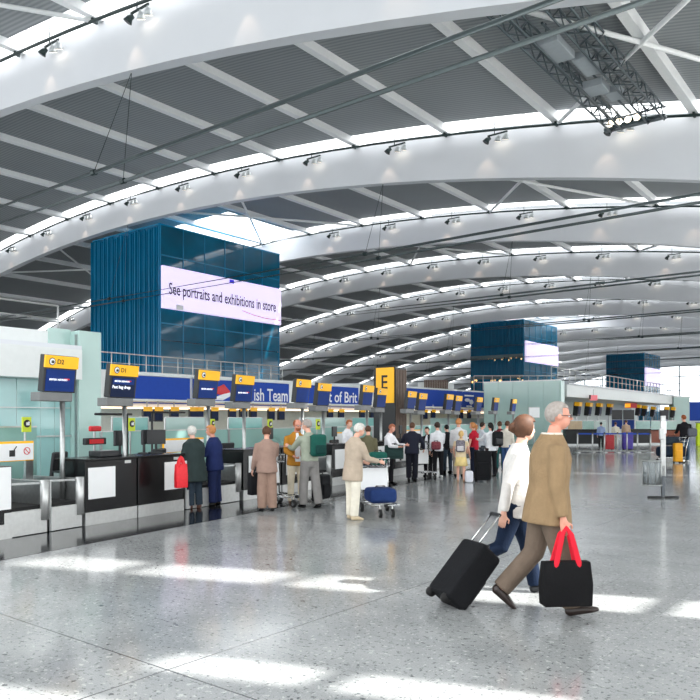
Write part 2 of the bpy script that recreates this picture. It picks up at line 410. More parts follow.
# east side: unseen louvres added to block sun, openings shaped to light floor patches
EX = 3.0; slots = [(4.95, .6, 6.7, 9.2), (5.92, .62, 3.0, 7.8), (8.76, .9, 3.4, 11.9), (26.56, .5, 8.2, 12.7)]
def zslot(Y, z):
    for (c, w, a, b_) in slots:
        if a <= z <= b_: pass
    return
m = MB(); z = .1
while z < 13.9:
    cuts = sorted([(c - w / 2, c + w / 2) for (c, w, a, b_) in slots if a <= z <= b_])
    y = -3.0
    for (a, b_) in cuts:
        m.box((EX + .35, (y + a) / 2, z), (.72, a - y, .035)); y = b_
    m.box((EX + .35, (y + 245) / 2, z), (.72, 245 - y, .035))
    z += .6
for (c, w, a, b_) in slots:
    for s in (-1, 1): m.box((EX + .35, c + s * (w / 2 + .02), (a + b_) / 2), (.72, .04, b_ - a))
for zc in (4.9, 6.9, 8.3, 10.1): m.box((EX + .1, 8.76, zc), (.1, .9, .16))
for zc in (4.6, 6.1): m.box((EX + .1, 5.92, zc), (.1, .7, .14))
for y in range(0, 246, 9): m.box((EX - .05, y + 3.2, 6.3), (.12, .12, 12.6))
struct(m.build('added_louvres_east', mat('pale_louvre', (224, 225, 224), .6)), 'unseen white louvres added along the east side to shape the sunlight', 'wall')

# north end: glazed wall
m = MB(); YE = AY[-1] + 8
m.add([(-125, YE, 0), (9, YE, 0), (9, YE, 22), (-125, YE, 22)], [(0, 1, 2, 3)])
w = m.build('window_20', GLASS_END); struct(w, 'glazed far end wall of the hall', 'window')
m = MB()
for x in range(-124, 10, 6): m.box((x, YE - .2, 10), (.35, .35, 20))
for zz in (4, 6.2, 8.4, 10.6, 12.8, 15): m.box((-58, YE - .2, zz), (134, .25, .22))
m.build('mullion', mat('grey_mullion', (150, 156, 160), .5), w)
struct(MB().box((-58, YE - 1, 2.0), (134, .3, 4)).build('wall_north', GREYP), 'low grey wall at the far end', 'wall')

# ------------------------------------------------------------------ blue glass towers
def tower(X1, Ya, Yb, Wd, Zt, label, detail, name='glass_tower'):
    t = thing(name, label, 'glass building', (X1, Ya, 0))
    L_ = Yb - Ya
    MB().box((-Wd / 2, L_ / 2, Zt / 2), (Wd - .2, L_ - .2, Zt - .1)).build('glass_core', BLUED, t)
    # south face: vertical fins over blue glass
    MB().box((-Wd / 2, .05, Zt / 2), (Wd, .06, Zt)).build('south_glazing', BLUEG, t)
    f = MB(); n = 44
    for i in range(n + 1): f.box((-Wd + i * Wd / n, -.05 if i % 3 else -.1, Zt / 2), (.05, .22 if i % 3 else .34, Zt - random.random() * .6))
    for zz in (7.5, 10.5, 13.5): f.box((-Wd / 2, -.0, zz), (Wd, .08, .06))
    f.build('fin', BLUEF, t)['kind'] = 'stuff'
    # east face: panes, floors
    p = MB()
    nc = 6; zs = [4.6, 6.4, 8.2, 9.6, 11.4, 13.3, 15.2, Zt]
    for i in range(nc):
        for j in range(len(zs) - 1):
            a = L_ / nc; p.box((.02, (i + .5) * a, (zs[j] + zs[j + 1]) / 2), (.05, a - .06, zs[j + 1] - zs[j] - .06))
    p.box((.02, L_ / 2, 2.2), (.05, L_, 4.4))
    p.build('east_glazing', mat('reflecting_teal_glass', (8, 92, 122), .05, var=.3, scale=.3, spec=.55), t)
    fr = MB()
    for i in range(nc + 1): fr.box((.06, i * L_ / nc, Zt / 2), (.08, .07, Zt))
    for zz in (6.4, 9.6, 13.3, 15.2): fr.box((.06, L_ / 2, zz), (.08, L_, .09))
    fr.build('frame', BLUEF, t)
    MB().box((-Wd / 2, L_ / 2, Zt + .04), (Wd + .1, L_ + .2, .12)).build('coping', BLUEF, t)
    return t
ADM = mat('lavender_display', (226, 214, 248), .4, var=.01, emit=.75)
ADT = mat('plum_lettering', (62, 46, 92), .5, var=.02)
def ad(t, ya, yb, z0, z1, txt=None):
    s = MB().box((.22, (ya + yb) / 2, (z0 + z1) / 2), (.24, yb - ya, z1 - z0), bev=.02).build('display', ADM, t)
    return s
X1 = -48.6; Ya = 37.25
_, tA = at_y(160, Ya); X1 = at_y(160, Ya)[0].x
_, tB = at_x(278.6, X1); Yb = at_x(278.6, X1)[0].y
Wd = X1 - at_y(93.5, Ya)[0].x
ZT = EYE + (HOR - 224.4) / F_PX * tA
T1 = tower(X1, Ya, Yb, Wd, ZT, 'big blue glass tower with the lettered display, nearest of three', 1)
za, zb_ = EYE + (HOR - 308) / F_PX * tA, EYE + (HOR - 265.5) / F_PX * tA
L1 = Yb - Ya
d1 = ad(T1, .02, L1, za, zb_)
zm = (za + zb_) / 2
tx = text('lettering', 'See portraits and exhibitions in store', 1.36, ADT, d1, (.345, .62, zm - .12), FACE_X, .004, width=L1 * .945 - .6)
MB().box((.35, 7.6, zb_ - .22), (.02, .55, .32)).build('logo', mat('logo_blue', (46, 40, 200), .4, emit=.5), d1)
MB().tube([(.35, 8.9, zm - .95), (.35, 10.4, zm - 1.2), (.35, 12.0, zm - 1.32), (.35, L1 - .1, zm - 1.3)], .03, 5).build('swoosh', mat('swoosh_red', (190, 80, 90), .5, emit=.3), d1)
MB().box((.35, 1.75, za + .22), (.02, .75, .4)).build('logo', WHITEP, d1)
# second tower
Y2 = 109.4; c2, t2 = at_y(523.6, Y2); X2 = c2.x; W2 = X2 - at_y(471.6, Y2)[0].x; Yb2 = at_x(556.5, X2)[0].y; Z2 = EYE + (HOR - 319.4) / F_PX * t2
T2 = tower(X2, Y2, Yb2, W2, Z2, 'blue glass tower in the middle distance with a blank lilac display', 0)
ad(T2, .2, Yb2 - Y2, EYE + (HOR - 361.5) / F_PX * t2, EYE + (HOR - 340.5) / F_PX * t2)
o = MB()
for i in range(26):
    o.box((-W2 * random.random(), -.2, random.choice((7.7, 7.9, 11.3, 11.5)) + random.random() * .5), (.22, .03, .28))
o.build('lit_window', mat('warm_window_light', (250, 214, 150), .5, emit=1.2, var=.2), T2)['kind'] = 'stuff'
m = MB()
for zz in (8.6, 12.0): m.box((-W2 / 2, -.32, zz), (W2, .16, .5))
m.build('floor_slab', mat('teal_grey_band', (90, 112, 118), .4), T2)
Y3 = 163.6; c3, t3 = at_y(644, Y3); X3 = c3.x; W3 = X3 - at_y(606.5, Y3)[0].x; Yb3 = at_x(659.5, X3)[0].y; Z3 = EYE + (HOR - 353) / F_PX * t3
T3 = tower(X3, Y3, Yb3, W3, Z3, 'farthest blue glass tower, near the glazed end wall', 0)
ad(T3, .1, Yb3 - Y3, 9, EYE + (HOR - 367) / F_PX * t3)

# ------------------------------------------------------------------ back fascia with blue banners (hall axis, X = -28)
BX = -28.0
def yx(px, X=BX): return at_x(px, X)[0].y
ya, yb_ = yx(101), yx(487) + 6
fas = thing('fascia_wall', 'long pale fascia carrying the blue banners behind the desks', 'fascia', (0, 0, 0))
MB().box((BX - .35, (ya + yb_) / 2, 3.05), (.5, yb_ - ya, 1.65)).build('panel', FASC, fas)
MB().box((BX - .15, (ya + yb_) / 2, 2.2), (.5, yb_ - ya, .05)).build('light_strip', mat('warm_strip', (255, 222, 190), .4, emit=2.6, var=.1), fas)
MB().box((BX - 8, (ya + yb_) / 2, 3.6), (15, yb_ - ya, .2)).build('deck', GREYP, fas)
wb = MB().box((BX - 2.2, (ya + yb_) / 2, 1.1), (.2, yb_ - ya, 2.2)).build('wall_west', mat('pale_back_wall', (206, 216, 213), .35, var=.04)); struct(wb, 'pale wall under the banner fascia', 'wall')
def banner(p0, p1, label, z0=2.42, z1=3.68):
    y0, y1 = yx(p0), yx(p1)
    b_ = thing('banner', label, 'banner', (BX - .04, y0, 0), 0, 'blue banners')
    MB().box((0, (y1 - y0) / 2, (z0 + z1) / 2), (.08, y1 - y0, z1 - z0)).build('panel', BANNER, b_)
    MB().box((.01, (y1 - y0) / 2, z1 + .07), (.14, y1 - y0 + .1, .1)).build('top_rail', FASC, b_)
    return b_, y1 - y0
banner(117, 190, 'plain blue banner behind the D1 desk sign')
b2, L2 = banner(193.5, 289, 'blue banner lettered ish Team with a red and white ribbon')
tx = text('lettering', 'ish Team', .95, LETTERW, b2, (.06, yx(253.5) - yx(193.5), 2.98), FACE_X, width=yx(287) - yx(253.5))
yy = yx(222) - yx(193.5)
MB().loft([(.05, yy - .55, 3.12), (.05, yy + .1, 3.2), (.05, yy + .5, 3.05)], [(.02, .12), (.02, .3), (.02, .1)], 10).build('ribbon', REDP, b2)
MB().loft([(.055, yy - .6, 2.72), (.055, yy, 2.8), (.055, yy + .55, 3.0)], [(.02, .05), (.02, .16), (.02, .12)], 10).build('ribbon', LETTERW, b2)
b3, L3 = banner(300, 358.5, 'blue banner lettered t of Brit')
tx = text('lettering', 't of Brit', .95, LETTERW, b3, (.06, yx(328.5) - yx(300), 3.02), FACE_X, width=yx(357) - yx(328.5))
b4, L4 = banner(405, 486, 'blue banner with a small white emblem beyond the E tower', 2.42, 3.86)
yy = yx(469) - yx(405)
MB().box((.06, yy, 3.55), (.02, 1.5, .12)).ball((.06, yy - .3, 3.2), (.02, .45, .14)).ball((.06, yy + .35, 3.05), (.02, .35, .2)).box((.06, yy, 2.72), (.02, .9, .1)).box((.06, yy + .2, 2.5), (.02, 1.6, .06)).build('emblem', LETTERW, b4)
def railing(name, pts, h, label, n, r=.03):
    t = thing(name, label, 'railing', (0, 0, 0), 0)
    pts = [Vector(p) for p in pts]
    for a, b_ in zip(pts[:-1], pts[1:]):
        for q_ in (1, .55): MB().tube([a + Vector((0, 0, h * q_)), b_ + Vector((0, 0, h * q_))], r if q_ == 1 else r * .6, 6).build('rail', STEELL, t, smooth=True)
        for i in range(n + 1):
            p = a.lerp(b_, i / n); MB().tube([p, p + Vector((0, 0, h))], r * .9, 6).build('post', STEELL, t, smooth=True)
    return t
railing('railing', [(BX - .6, yx(101), 3.7), (BX - .6, yx(290), 3.7)], 1.0, 'steel railing above the blue banners in front of the nearest glass tower', 13)
# desk-back signs under the fascia (small, far)
def mini_sign_master():
    t = thing('counter_sign', 'x', 'sign')
    MB().box((0, 0, -.17), (.12, .46, .56)).build('housing', DARK, t)
    MB().box((.07, 0, .11), (.03, .46, .19)).build('header', YELLOW, t)
    MB().box((.07, 0, -.2), (.03, .4, .38)).build('screen', SCREEN2, t)
    MB().tube([(-.0, 0, .2), (0, 0, .55)], .03, 6).build('hanger', STEEL, t)
    return t
MS = mini_sign_master(); first = True
mp = [147, 158, 174, 193, 199, 214, 232, 243, 253, 271, 281, 330, 341, 362, 372, 425, 433, 461, 469]
for i, p in enumerate(mp):
    X = -26.6; y = yx(p, X); d = ray(p); t_ = X / d.x
    z = EYE + (HOR - (411.5 if p < 300 else 412.5)) / F_PX * t_
    lab = '%s small yellow-topped counter sign from the left, hung under the banner fascia' % ORD[i] if i < 18 else 'last small yellow-topped counter sign on the right, hung under the banner fascia'
    if first: MS.location = (X, y, z); MS['label'] = lab; MS['group'] = 'small counter signs'; first = False
    else: dup(MS, (X, y, z), 0, lab, 'small counter signs')
# soffit that carries those small signs
struct(MB().box((-27.1, (ya + yb_) / 2, 2.52), (2.0, yb_ - ya, .08)).build('trim_20', FASC), 'pale soffit under the banner fascia', 'trim')

# low teal glass partitions behind the desks
def glass_screen(s0, s1, n, z0, z1, label, m=None):
    t = thing('glass_partition', label, 'partition', row((s0 + s1) / 2, n), RANG, 'glass partitions')
    MB().box((0, 0, (z0 + z1) / 2), (.02, s1 - s0, z1 - z0)).build('glass_panel', m or GLASS_TEAL, t)
    MB().box((0, 0, z1 + .015), (.04, s1 - s0, .03)).build('top_rail', STEELL, t)
    for e in (-1, 1): MB().box((0, e * (s1 - s0) / 2, z1 / 2), (.05, .05, z1)).build('post', STEEL, t)
    return t
for i, (p0, p1) in enumerate(((101, 160), (161, 228), (229, 300), (301, 372), (373, 440), (441, 520))):
    s0, s1 = row_s(p0, 4.6), row_s(p1, 4.6)
    glass_screen(s0, s1, 4.6, .05, 1.38, '%s teal glass partition from the left, standing behind the black check-in desks' % ORD[i])
for i, (p0, p1) in enumerate(((112, 148), (165, 205), (228, 262), (300, 345), (352, 400), (430, 500))):
    s0, s1 = row_s(p0, 9.5), row_s(p1, 9.5)
    glass_screen(s0, s1, 9.5, .3, 1.75, '%s pale glass partition from the left, in the far row behind the desks' % ORD[i], PALEG if i % 2 else TEALP)

# ------------------------------------------------------------------ left building (white fascia, aqua glass)
LX = -18.0
lb = thing('service_block', 'white fascia block with aqua glass wall at the far left', 'building', (0, 0, 0))
y1 = yx(98, LX); ym = yx(76, LX); y0 = -12
MB().box((LX - 3, (y0 + ym) / 2, 3.16), (6.6, ym - y0, .8)).build('fascia', FASC, lb)
MB().box((LX - .25, (y0 + ym) / 2, 3.62), (.9, ym - y0 + .1, .12)).build('ledge', WHITE, lb)
MB().box((LX - 3.4, (y0 + yx(54, LX - .3)) / 2, 3.85), (6.2, yx(54, LX - .3) - y0, .42)).build('upper_fascia', FASC, lb)
gl = MB(); edges = [y0, 2, 5.2, yx(22, LX), yx(46, LX), yx(60, LX), ym]
for a, b_ in zip(edges[:-1], edges[1:]):
    gl.box((LX - .3, (a + b_) / 2, 2.0), (.05, b_ - a - .02, 1.52)); gl.box((LX - .3, (a + b_) / 2, .62), (.05, b_ - a - .02, 1.2))
gl.build('glass_wall', mat('aqua_glass', (158, 200, 199), .07, var=.12, scale=.6, spec=.7), lb)
MB().box((LX - .1, (ym + y1) / 2, 2.05), (.5, y1 - ym, 4.1)).build('end_panel', PALEG, lb)
MB().box((LX - .3, (yx(54, LX) + ym) / 2, 3.9), (.06, ym - yx(54, LX), .5)).build('upper_glass', PALEG, lb)
MB().box((LX + .02, ym, 2.0), (.1, .05, 4.0)).build('joint', STEEL, lb)
m = MB().box((LX - .26, (y0 + ym) / 2, 2.78), (.1, ym - y0, .05)).box((LX - .26, (y0 + ym) / 2, 1.24), (.06, ym - y0, .04)).box((LX - .26, (y0 + ym) / 2, 2.0), (.06, ym - y0, .02)); m.build('transom', STEELL, lb)
r_ = railing('railing', [(LX - 1.2, 2.0, 4.06), (LX - 1.2, yx(58, LX - 1.2), 4.06)], .85, 'white railing on top of the white fascia block at the far left', 4)
# inner glass screens near the belts on the left
t = thing('glass_partition', 'clear aqua glass partition behind the conveyor belts at the far left', 'partition', row((row_s(1, 2.2) + row_s(58, 2.2)) / 2, 2.2), RANG)
Ls = row_s(58, 2.2) - row_s(-12, 2.2)
MB().box((0, -.6, .8), (.02, Ls, 1.5)).build('glass_panel', GLASS_TEAL, t); MB().box((0, -.6, 1.56), (.04, Ls, .03)).build('top_rail', STEELL, t)

# ------------------------------------------------------------------ E tower
pe = at_t(395.3, 24); zt = EYE + (HOR - 367) / F_PX * 24
et = thing('zone_tower', 'tall dark tower with a yellow panel lettered E', 'sign', pe, .05)
wE, lE = .86, .72
MB().box((-wE / 2, lE / 2, zt / 2), (wE, lE, zt)).build('body', DARK, et)
zy = EYE + (HOR - 403) / F_PX * 24
MB().box((-wE / 2 + .04, -.015, (zt + zy) / 2), (wE - .16, .04, zt - zy - .01)).build('yellow_panel', YELLOW, et)
text('lettering', 'E', .66, LETTERB, et, (-wE / 2 + .02, -.04, zt - .52), (PI / 2, 0, 0), .003, 'CENTER', .85)
m = MB()
for i in range(7): m.box((.012, .06 + i * .1, zt / 2 + .1), (.03, .05, zt - .35))
m.build('slat', BROWNW, et)

# ------------------------------------------------------------------ front check-in signs
def pictogram(parent, y, z, r, x):
    MB().disc((x, y, z), (1, 0, 0), r, .006).build('pictogram_disc', LETTERB, parent)
    MB().disc((x + .004, y, z), (1, 0, 0), r * .78, .006).build('pictogram_ground', LETTERW, parent)
    MB().box((x + .009, y + r * .12, z - r * .12), (.006, r * .85, r * .62)).box((x + .009, y + r * .1, z + r * .3), (.006, r * .4, r * .12)).box((x + .009, y - r * .5, z + .15 * r), (.006, r * .35, r * .2)).build('pictogram_bag', LETTERB, parent)
def check_sign(px, n, ztop, label, num=None, msg=False, w=.62, far=False):
    s = row_s(px, n); t = thing('check_in_sign', label, 'sign', row(s, n), RANG, 'check-in desk signs')
    M = Matrix.Rotation(math.radians(7), 3, 'Y')
    hd = MB(); hd.box((0, 0, ztop - .29), (.12, w, .58), M, bev=.012).build('housing', DARK, t)
    c = Vector((.0, 0, ztop - .29))
    def pl(dz, dx): return c + M @ Vector((dx, 0, dz))
    MB().box(pl(.19, .065), (.03, w + .01, .19), M).build('header', YELLOW, t)
    scr = MB().box(pl(-.1, .06), (.012, w - .08, .34), M).build('screen', SCREEN if not msg else SCREEN2, t)
    if msg: MB().box(pl(-.0, .068), (.004, w - .14, .1), M).build('screen_band', SCREEN, t)
    rot = Euler((PI / 2, 0, PI / 2)); rot = (M @ rot.to_matrix()).to_euler()
    p = pl(.19, .083)
    pm_ = thing_child('pictogram', t, pl(.19, .08), M)
    pictogram_at(pm_, -w / 2 + .12, .06)
    if num: text('lettering', num, .105, LETTERB, t, pl(.19, .083) + Vector((0, -w / 2 + .21, 0)), rot)
    if not far:
        text('lettering', 'BRITISH AIRWAYS', .042, LETTERG, t, pl(-.09 if not msg else -.0, .072) + Vector((0, -w / 2 + .1, 0)), rot)
        MB().box(pl(-.075 if not msg else .01, .069) + Vector((0, .12, 0)), (.006, .1, .022), M).build('ribbon', REDP, t)
    if msg: text('lettering', 'Fast bag drop', .075, LETTERG, t, pl(-.1, .072) + Vector((0, -w / 2 + .06, 0)), rot)
    MB().box((-.08, -.05, ztop - .655), (.22, w, .14), bev=.01).build('base_tray', mat('grey_sign_base', (112, 114, 114), .45, .2), t)
    MB().tube([(-.02, .1, 0), (-.02, .1, ztop - .66)], .04, 12).build('pole', STEEL, t, smooth=True)
    return t
def thing_child(name, parent, loc, M):
    o = MB().disc((0, 0, 0), (1, 0, 0), .001).build(name, LETTERB, parent); o.location = loc; o.rotation_euler = M.to_euler(); return o
def pictogram_at(o, y, r):
    me = o.data; bm = bmesh.new(); bm.to_mesh(me); bm.free()
    m = MB().disc((0, y, 0), (1, 0, 0), r, .006); me.from_pydata(m.v, [], m.f)
    MB().disc((.004, y, 0), (1, 0, 0), r * .78, .006).build('pictogram_ground', LETTERW, o)
    MB().box((.009, y + r * .12, -r * .12), (.006, r * .85, r * .62)).box((.009, y + r * .1, r * .3), (.006, r * .4, r * .12)).build('pictogram_bag', LETTERB, o)
SG = [(58, 355.5, 'D2', 'yellow-topped check-in sign lettered D2, over the conveyor belts'), (121, 364.5, 'D1', 'yellow-topped check-in sign lettered D1 showing fast bag drop'),
      (206, 370, None, 'yellow-topped check-in sign right above the two women in dark coats'), (242, 375, None, 'yellow-topped check-in sign just left of the ish Team lettering'),
      (301, 379, None, 'yellow-topped check-in sign just right of the ish Team lettering'), (322, 383, None, 'yellow-topped check-in sign just left of the t of Brit lettering'),
      (366, 385, None, 'yellow-topped check-in sign just left of the E tower'), (380, 388, None, 'yellow-topped check-in sign overlapping the foot of the yellow E panel'),
      (410, 391, None, 'yellow-topped check-in sign just right of the E tower'), (421, 393, None, 'second yellow-topped check-in sign right of the E tower'),
      (448, 394, None, 'third yellow-topped check-in sign right of the E tower'), (457, 395.5, None, 'fourth yellow-topped check-in sign right of the E tower'),
      (478, 397, None, 'yellow-topped check-in sign at the right end of the last blue banner'), (495, 397.5, None, 'left one of two yellow-topped signs before the pale green wall'),
      (513, 399, None, 'right one of two yellow-topped signs before the pale green wall')]
for i, (px, ty, num, lab) in enumerate(SG):
    n = .35
    s = row_s(px, n); P = row(s, n); t_ = P.dot(FW); z = EYE + (HOR - ty) / F_PX * t_
    check_sign(px, n, z, lab, num, i == 1, far=i > 3)

# ------------------------------------------------------------------ belts, desks
def belt_unit(p0, p1, label, back=.0):
    s0, s1 = row_s(p0), row_s(p1); L_ = s1 - s0
    t = thing('baggage_conveyor', label, 'conveyor', row((s0 + s1) / 2, 0), RANG, 'baggage conveyors')
    MB().box((-.02, 0, .19), (.05, L_ - .04, .36), bev=.008).build('front_panel', STEELL, t)
    MB().box((-.75, 0, .39), (1.4, L_ - .1, .06)).build('conveyor_belt', RUBBER, t)
    for e in (-1, 1): MB().box((-.7, e * (L_ / 2 - .02), .39), (1.38, .035, .76), bev=.006).build('side_panel', STEEL, t)
    MB().box((-1.45, 0, .5), (.05, L_ - .1, .42)).build('back_panel', DARK, t)
    MB().box((-.9, -.05, .58), (.06, L_ * .8, .11)).build('scale_plate', STEELL, t)
    MB().bar((-.03, -L_ / 2, .77), (-.03, L_ / 2 - .1, .75), .03).build('top_rail', STEEL, t)
    MB().tube([(-.0, L_ / 2 - .06, .2), (-.0, L_ / 2 - .06, .79)], .065, 14).build('corner_post', STEELL, t, smooth=True)
    return t
def desk(p0, p1, label, board=True, bc=-.12):
    s0, s1 = row_s(p0), row_s(p1); L_ = s1 - s0
    t = thing('check_in_desk', label, 'desk', row((s0 + s1) / 2, 0), RANG, 'check-in desks')
    MB().box((-.3, 0, .62), (.6, L_ - .01, .82), bev=.01).build('body', BLACK, t)
    MB().box((-.29, 0, .105), (.6, L_ - .01, .21), bev=.006).build('plinth', STEELL, t)
    MB().box((-.34, 0, 1.045), (.74, L_, .035), bev=.008).build('counter_top', BLACK, t)
    MB().box((-.42, .0, .9), (.04, L_ * .9, .3)).build('upstand', DARK, t)
    if board: MB().box((.012, bc * L_, .67), (.012, L_ * .5, .5)).build('notice_board', WHITEP, t)
    MB().box((.008, L_ / 2 - .22, .98), (.012, .13, .05)).build('number_plate', STEELL, t)
    return t
belt_unit(3, 48, 'steel baggage conveyor at the far left')
belt_unit(50, 83, 'steel baggage conveyor between the dark chair and the first black desk')
desk(85, 137, 'black check-in desk with a white board under the D1 sign', True, -.2)
desk(138, 184, 'black check-in desk behind the red shopping bag', True, .3)
belt_unit(186, 240, 'steel baggage conveyor behind the two women in dark coats')
desk(243, 281, 'black check-in desk behind the woman in the taupe suit')
desk(282, 312, 'black check-in desk behind the man with the green backpack')
belt_unit(313, 330, 'steel baggage conveyor left of the man in the beige jacket')
desk(332, 352, 'black check-in desk behind the man in the beige jacket')
belt_unit(353, 369, 'steel baggage conveyor behind the loaded trolley')
desk(370, 392, 'black check-in desk behind the man in the white jacket')
desk(393, 412, 'black check-in desk behind the man in the dark suit')
desk(414, 434, 'black check-in desk behind the white trolley panel')
belt_unit(436, 450, 'steel baggage conveyor behind the queue')
desk(452, 470, 'black check-in desk behind the girl in the yellow skirt')
desk(472, 490, 'black check-in desk behind the big black suitcase')
desk(492, 512, 'black check-in desk farthest along the row')
# white board at the very left edge
t = thing('check_in_desk', 'white fronted end of a check-in desk cut by the left edge', 'desk', row(row_s(-14), 0), RANG)
MB().box((-.3, 0, .62), (.6, .8, .82), bev=.01).build('body', BLACK, t); MB().box((.012, .1, .72), (.015, .55, .6)).build('notice_board', WHITEP, t); MB().box((-.29, 0, .105), (.6, .8, .21)).build('plinth', STEELL, t)

# items behind desks
def office_chair(loc, rz, label):
    t = thing('office_chair', label, 'chair', loc, rz)
    MB().box((0, 0, .48), (.46, .46, .08), bev=.03).build('seat', DARK, t)
    MB().box((-.22, 0, .84), (.07, .46, .56), Matrix.Rotation(-.12, 3, 'Y'), bev=.03).build('backrest', DARK, t)
    m = MB().tube([(0, 0, .08), (0, 0, .45)], .03)
    for k in range(5): m.tube([(0, 0, .1), (.27 * math.cos(k * 1.256), .27 * math.sin(k * 1.256), .05)], .02)
    m.build('base', CHROME, t)
    for k in range(5): MB().ball((.27 * math.cos(k * 1.256), .27 * math.sin(k * 1.256), .03), .03, 8).build('caster', RUBBER, t)
    return t
office_chair(row(row_s(47, 1.75), 1.75), RANG + PI + .35, 'dark office chair between the conveyors and the black desk')
office_chair(row(row_s(148, 1.2), 1.2), RANG + PI + .2, 'dark office chair behind the desk with the red bag')
office_chair(row(row_s(328, 1.2), 1.25), RANG + PI, 'dark office chair left of the man in the beige jacket')
office_chair(row(row_s(220, 2.2), 2.2), RANG + PI, 'dark office chair beyond the woman in navy')
def monitor(loc, rz, label, ph=.27, pw=.36):
    t = thing('computer_monitor', label, 'monitor', loc, rz, 'desk monitors')
    MB().box((0, 0, .3), (.04, pw, ph), bev=.008).build('screen_housing', DARK, t)
    MB().box((-.024, 0, .3), (.006, pw - .04, ph - .04)).build('screen', mat('monitor_face', (60, 76, 92), .2, emit=.15), t)
    MB().tube([(0, 0, .02), (0, 0, .2)], .025, 8).build('stand', DARK, t); MB().box((0, 0, .01), (.18, .24, .02)).build('foot', DARK, t)
    return t
for px, lab, dz, rr in ((122, 'dark computer monitor on the D1 desk', 0, .25), (146, 'left computer monitor on the desk behind the red bag', 0, .6), (158, 'right computer monitor on the desk behind the red bag', 0, -.5),
                    (272, 'computer monitor on the desk behind the woman in taupe', 0, .3), (336, 'computer monitor on the desk behind the man in beige', 0, .2), (402, 'computer monitor behind the man in the dark suit', 0, .2)):
    monitor(row(row_s(px, .45), .5, 1.065), RANG + rr, lab)
b_ = thing('printer', 'black ticket printer on the D1 desk', 'printer', row(row_s(103, .4), .38, 1.065), RANG)
MB().box((0, 0, .05), (.3, .4, .1), bev=.015).build('body', DARK, b_); MB().box((.05, 0, .102), (.1, .3, .01)).build('paper_slot', STEEL, b_)
# steel cabinet next to chair
t = thing('steel_cabinet', 'small steel cabinet beside the dark chair behind the conveyor', 'cabinet', row(row_s(71.5, 1.0), 1.0), RANG)
MB().box((0, 0, .4), (.4, .42, .78), bev=.01).build('body', STEEL, t); MB().box((0, 0, .8), (.43, .45, .03)).build('top', DARK, t)
# red bag-size items by the left wall
t = thing('red_light', 'red rounded panel on a post behind the D1 desk', 'sign', row(row_s(95, 2.6), 2.6), RANG)
MB().box((0, 0, 1.5), (.08, .3, .11), bev=.03).build('upper_panel', REDP, t); MB().box((-.01, .0, 1.24), (.1, .55, .14), bev=.02).build('lower_panel', DARK, t)
MB().box((.05, -.0, 1.24), (.02, .36, .09)).build('lower_face', REDP, t); MB().tube([(-.02, 0, 0), (-.02, 0, 1.5)], .025).build('post', STEEL, t)

# notice boards with yellow frames
def notice(p0, p1, yt, yb, n, label):
    s0, s1 = row_s(p0, n), row_s(p1, n); c = row((s0 + s1) / 2, n); t_ = c.dot(FW); z1 = EYE + (HOR - yt) / F_PX * t_; z0 = EYE + (HOR - yb) / F_PX * t_; L_ = s1 - s0
    t = thing('notice_sign', label, 'notice', c, RANG, 'yellow framed notices')
    MB().box((0, 0, (z0 + z1) / 2), (.04, L_, z1 - z0), bev=.006).build('frame', YELLOW, t)
    MB().box((.022, 0, (z0 + z1) / 2 - .01), (.012, L_ - .03, z1 - z0 - .05)).build('face', WHITEP, t)
    zc = (z0 + z1) / 2; yb2 = -.02 + L_ * .02
    MB().box((.03, yb2, zc - .03), (.008, .1, .1)).bar((.03, yb2 + .03, zc + .02), (.03, yb2 + .08, zc + .08), .012).build('suitcase_symbol', LETTERB, t)
    yr = L_ * .33
    m = MB()
    for k in range(18):
        a, b2_ = 2 * PI * k / 18, 2 * PI * (k + 1) / 18; R_ = .055
        m.bar((.03, yr + R_ * math.cos(a), zc + R_ * math.sin(a)), (.03, yr + R_ * math.cos(b2_), zc + R_ * math.sin(b2_)), .01)
    m.bar((.03, yr - .04, zc + .04), (.03, yr + .04, zc - .04), .01).build('prohibition_symbol', REDP, t)
    MB().box((-.03, L_ / 2 - .06, z0 / 2), (.05, .14, z0)).build('post', STEEL, t)
    MB().box((-.03, -L_ / 2 + .06, z0 / 2), (.05, .14, z0)).build('post', STEEL, t)
    return t
notice(-12, 33, 441.5, 461.5, 1.0, 'yellow framed luggage notice at the far left edge')
notice(163, 203, 438, 452, 1.2, 'yellow framed luggage notice behind the woman in the dark coat')
notice(334, 352, 432, 444, 1.2, 'yellow framed luggage notice behind the man in the beige jacket')
notice(390, 420, 430, 441, 1.3, 'yellow framed luggage notice behind the man in the dark suit')
def lime_sign(px, yt, yb, n, label):
    c = row(row_s(px, n), n); t_ = c.dot(FW); z1 = EYE + (HOR - yt) / F_PX * t_; z0 = EYE + (HOR - yb) / F_PX * t_
    h = z1 - z0; w = h * .68
    t = thing('pictogram_sign', label, 'sign', c, RANG, 'lime pictogram signs')
    MB().box((0, 0, (z0 + z1) / 2), (.03, w, h), bev=.004).build('panel', LIME, t)
    o = MB().disc((.018, 0, (z0 + z1) / 2 + h * .06), (1, 0, 0), w * .38, .008).build('pictogram_disc', LETTERB, t)
    MB().box((.026, .01, (z0 + z1) / 2 + h * .05), (.008, w * .36, h * .2)).box((.026, .03, (z0 + z1) / 2 + h * .16), (.008, w * .2, h * .07)).build('pictogram_bag', LETTERW, t)
    MB().tube([(-.04, 0, 0), (-.04, 0, z1)], .02, 8).build('post', STEEL, t)
for px, yt, yb, n, lab in ((26.5, 417, 432, 1.9, 'lime pictogram sign on the glass left of the D2 sign post'), (131.5, 418, 431, 1.8, 'lime pictogram sign right of the D1 sign post'),
                           (212.5, 419, 428, 1.9, 'lime pictogram sign above the woman in navy'), (270, 419, 430, 2, 'lime pictogram sign above the woman in taupe'), (318, 419, 429.5, 2.2, 'lime pictogram sign right of the man with the green backpack')):
    lime_sign(px, yt, yb, n, lab)
